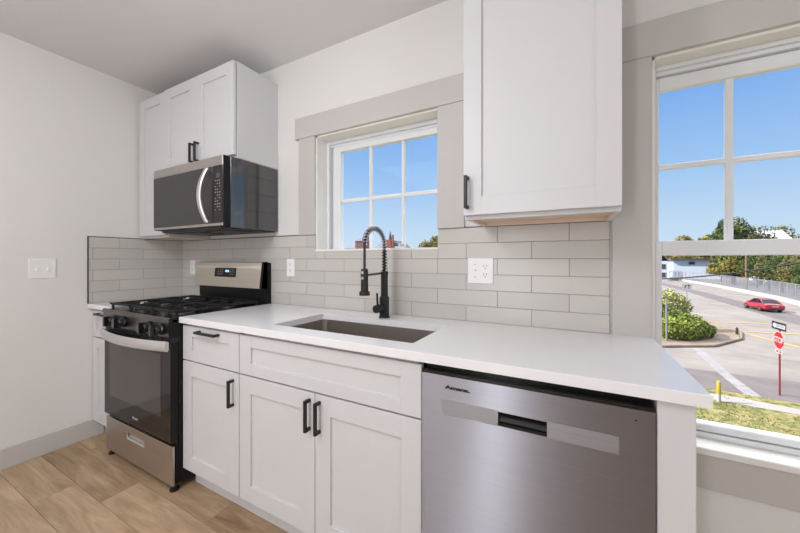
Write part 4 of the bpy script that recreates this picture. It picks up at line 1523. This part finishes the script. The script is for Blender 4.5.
def windows(t, spots, yf, w=.9, h=1.3):
    for x, z in spots:
        k = MB(); k.box(x - w / 2 - .1, x + w / 2 + .1, yf - .06, yf + .02, z - .1, z + h + .1); f_ = k.build('window', M['sign_white'], t)
        k = MB(); k.box(x - w / 2, x + w / 2, yf - .08, yf - .05, z, z + h); k.build('pane', M['house_window'], f_)


# white warehouse on the left of the tall window
xa, ya = at_px(673, 128); xb, _ = at_px(722, 128)
t = thing('warehouse', 'long low white building with a dark roof edge beyond the road', 'building', ((xa + xb) / 2, 134, GZ))
k = MB(); k.box(xa, xb, 128, 142, GZ, GZ + 5.5); k.build('wall', M['siding'], t)
k = MB(); k.box(xa - .6, xb + .6, 127.2, 142.8, GZ + 5.5, GZ + 6.15); k.build('roof', M['dark_roof'], t)
windows(t, [(xa + 4.5, GZ + 4.3), (xa + 14, GZ + 4.1)], 128, 1.4, .8)
k = MB(); k.box(xa + 10.5, xa + 14.5, 127.9, 128.02, GZ + .8, GZ + 2.6); k.build('garage_door', M['house_window'], t)
# white house at the left edge
xa, _ = at_px(652, 112); xb, _ = at_px(668, 112)
t = thing('house', 'narrow white house at the left edge of the tall window view', 'house', ((xa + xb) / 2, 116, GZ))
k = MB(); k.box(xa, xb, 112, 122, GZ, GZ + 5.4); k.build('wall', M['siding'], t)
gable(t, xa, xb, 112, 122, GZ + 5.4, GZ + 8.0, M['slate'], 'y')
windows(t, [(xb - 1.0, GZ + 3.2), (xb - 1.0, GZ + .9), (xb - 3.2, GZ + 3.2)], 112)
k = MB(); k.box(xb - .3, xb + 2.4, 110.5, 113, GZ + 2.4, GZ + 2.6)
for q in (xb + .1, xb + 2.2): k.box(q - .08, q + .08, 110.6, 110.8, GZ, GZ + 2.4)
k.build('porch', M['white_bollard'], t)
# white gabled house among the trees on the right
xa, _ = at_px(766, 118); xb, _ = at_px(788, 118)
t = thing('house', 'white gabled house half hidden among the trees at right', 'house', ((xa + xb) / 2, 122, GZ))
k = MB(); k.box(xa, xb, 118, 127, GZ, GZ + 11.2); k.build('wall', M['siding'], t)
gable(t, xa, xb, 118, 127, GZ + 11.2, GZ + 13.6, M['siding'], 'x', .6)
windows(t, [(xa + 2, GZ + 8), (xb - 2, GZ + 8)], 118)
# brick house and church seen through the sink window
yb0 = 92.0
xa, _ = at_px(355.2, yb0); xb, _ = at_px(363.4, yb0)
t = thing('brick_house', 'small red brick house with grey hipped roof seen through the sink window', 'house', ((xa + xb) / 2, yb0 + 3, GZ))
k = MB(); k.box(xa, xb, yb0, yb0 + 6, GZ, GZ + 12.4); k.build('wall', M['brick'], t)
k = MB()
xm, ym = (xa + xb) / 2, yb0 + 3
bs = [(xa - .3, yb0 - .3, GZ + 12.3), (xb + .3, yb0 - .3, GZ + 12.3), (xb + .3, yb0 + 6.3, GZ + 12.3), (xa - .3, yb0 + 6.3, GZ + 12.3)]
for i in range(4): k.poly([bs[i], bs[(i + 1) % 4], (xm + 1.2, ym, GZ + 14.6)])
k.poly(bs[::-1]); k.build('roof', M['slate'], t)
windows(t, [(xa + .9, GZ + 10.2), (xb - .9, GZ + 10.2)], yb0, .6, 1.1)
xa, _ = at_px(343.5, yb0 + 6); xb, _ = at_px(356, yb0 + 6)
t = thing('low_building', 'low building with grey roof left of the small brick house', 'building', ((xa + xb) / 2, yb0 + 10, GZ))
k = MB(); k.box(xa, xb, yb0 + 6.6, yb0 + 14, GZ, GZ + 10.2); k.build('wall', M['siding'], t)
gable(t, xa, xb, yb0 + 6.6, yb0 + 14, GZ + 10.2, GZ + 11.4, M['slate'], 'x', .3)
xa, _ = at_px(373, yb0); xb, _ = at_px(385, yb0)
xc_, _ = at_px(391, yb0)
t = thing('church', 'red brick church with tower, spire and grey roof seen through the sink window', 'church', ((xa + xc_) / 2, yb0 + 6, GZ))
k = MB(); k.box(xa, xb, yb0 + 1, yb0 + 11, GZ, GZ + 9.6); k.build('nave', M['siding'], t)
gable(t, xa, xb, yb0 + 1, yb0 + 11, GZ + 9.6, GZ + 12.6, M['slate'], 'x', .2)
k = MB(); k.box(xb, xc_, yb0, yb0 + 5, GZ, GZ + 12.0)
for q in range(4): k.box(xb + q * .65, xb + q * .65 + .4, yb0 - .02, yb0 + .3, GZ + 12.0, GZ + 12.5)
tw = k.build('tower', M['brick'], t)
xm = (xb + xc_) / 2
k = MB(); k.tube([(xm, yb0 + 1.5, GZ + 12), (xm, yb0 + 1.5, GZ + 13.2), (xm, yb0 + 1.5, GZ + 15.6)], [.55, .5, .03], 8); k.build('spire', M['dark_roof'], tw)
x5, _ = at_px(392.4, yb0)
k = MB(); k.box(x5 - .25, x5 + .25, yb0, yb0 + .6, GZ, GZ + 14.0); k.build('chimney', M['brick'], t)
x6, _ = at_px(400, yb0)
k = MB(); k.prism([(x5, GZ), (x6, GZ), (x6, GZ + 10.0), (x5 + .2, GZ + 12.2)], lambda a, c: (a, yb0 + 1, c), lambda a, c: (a, yb0 + 8, c)); k.build('annex', M['slate'], t)
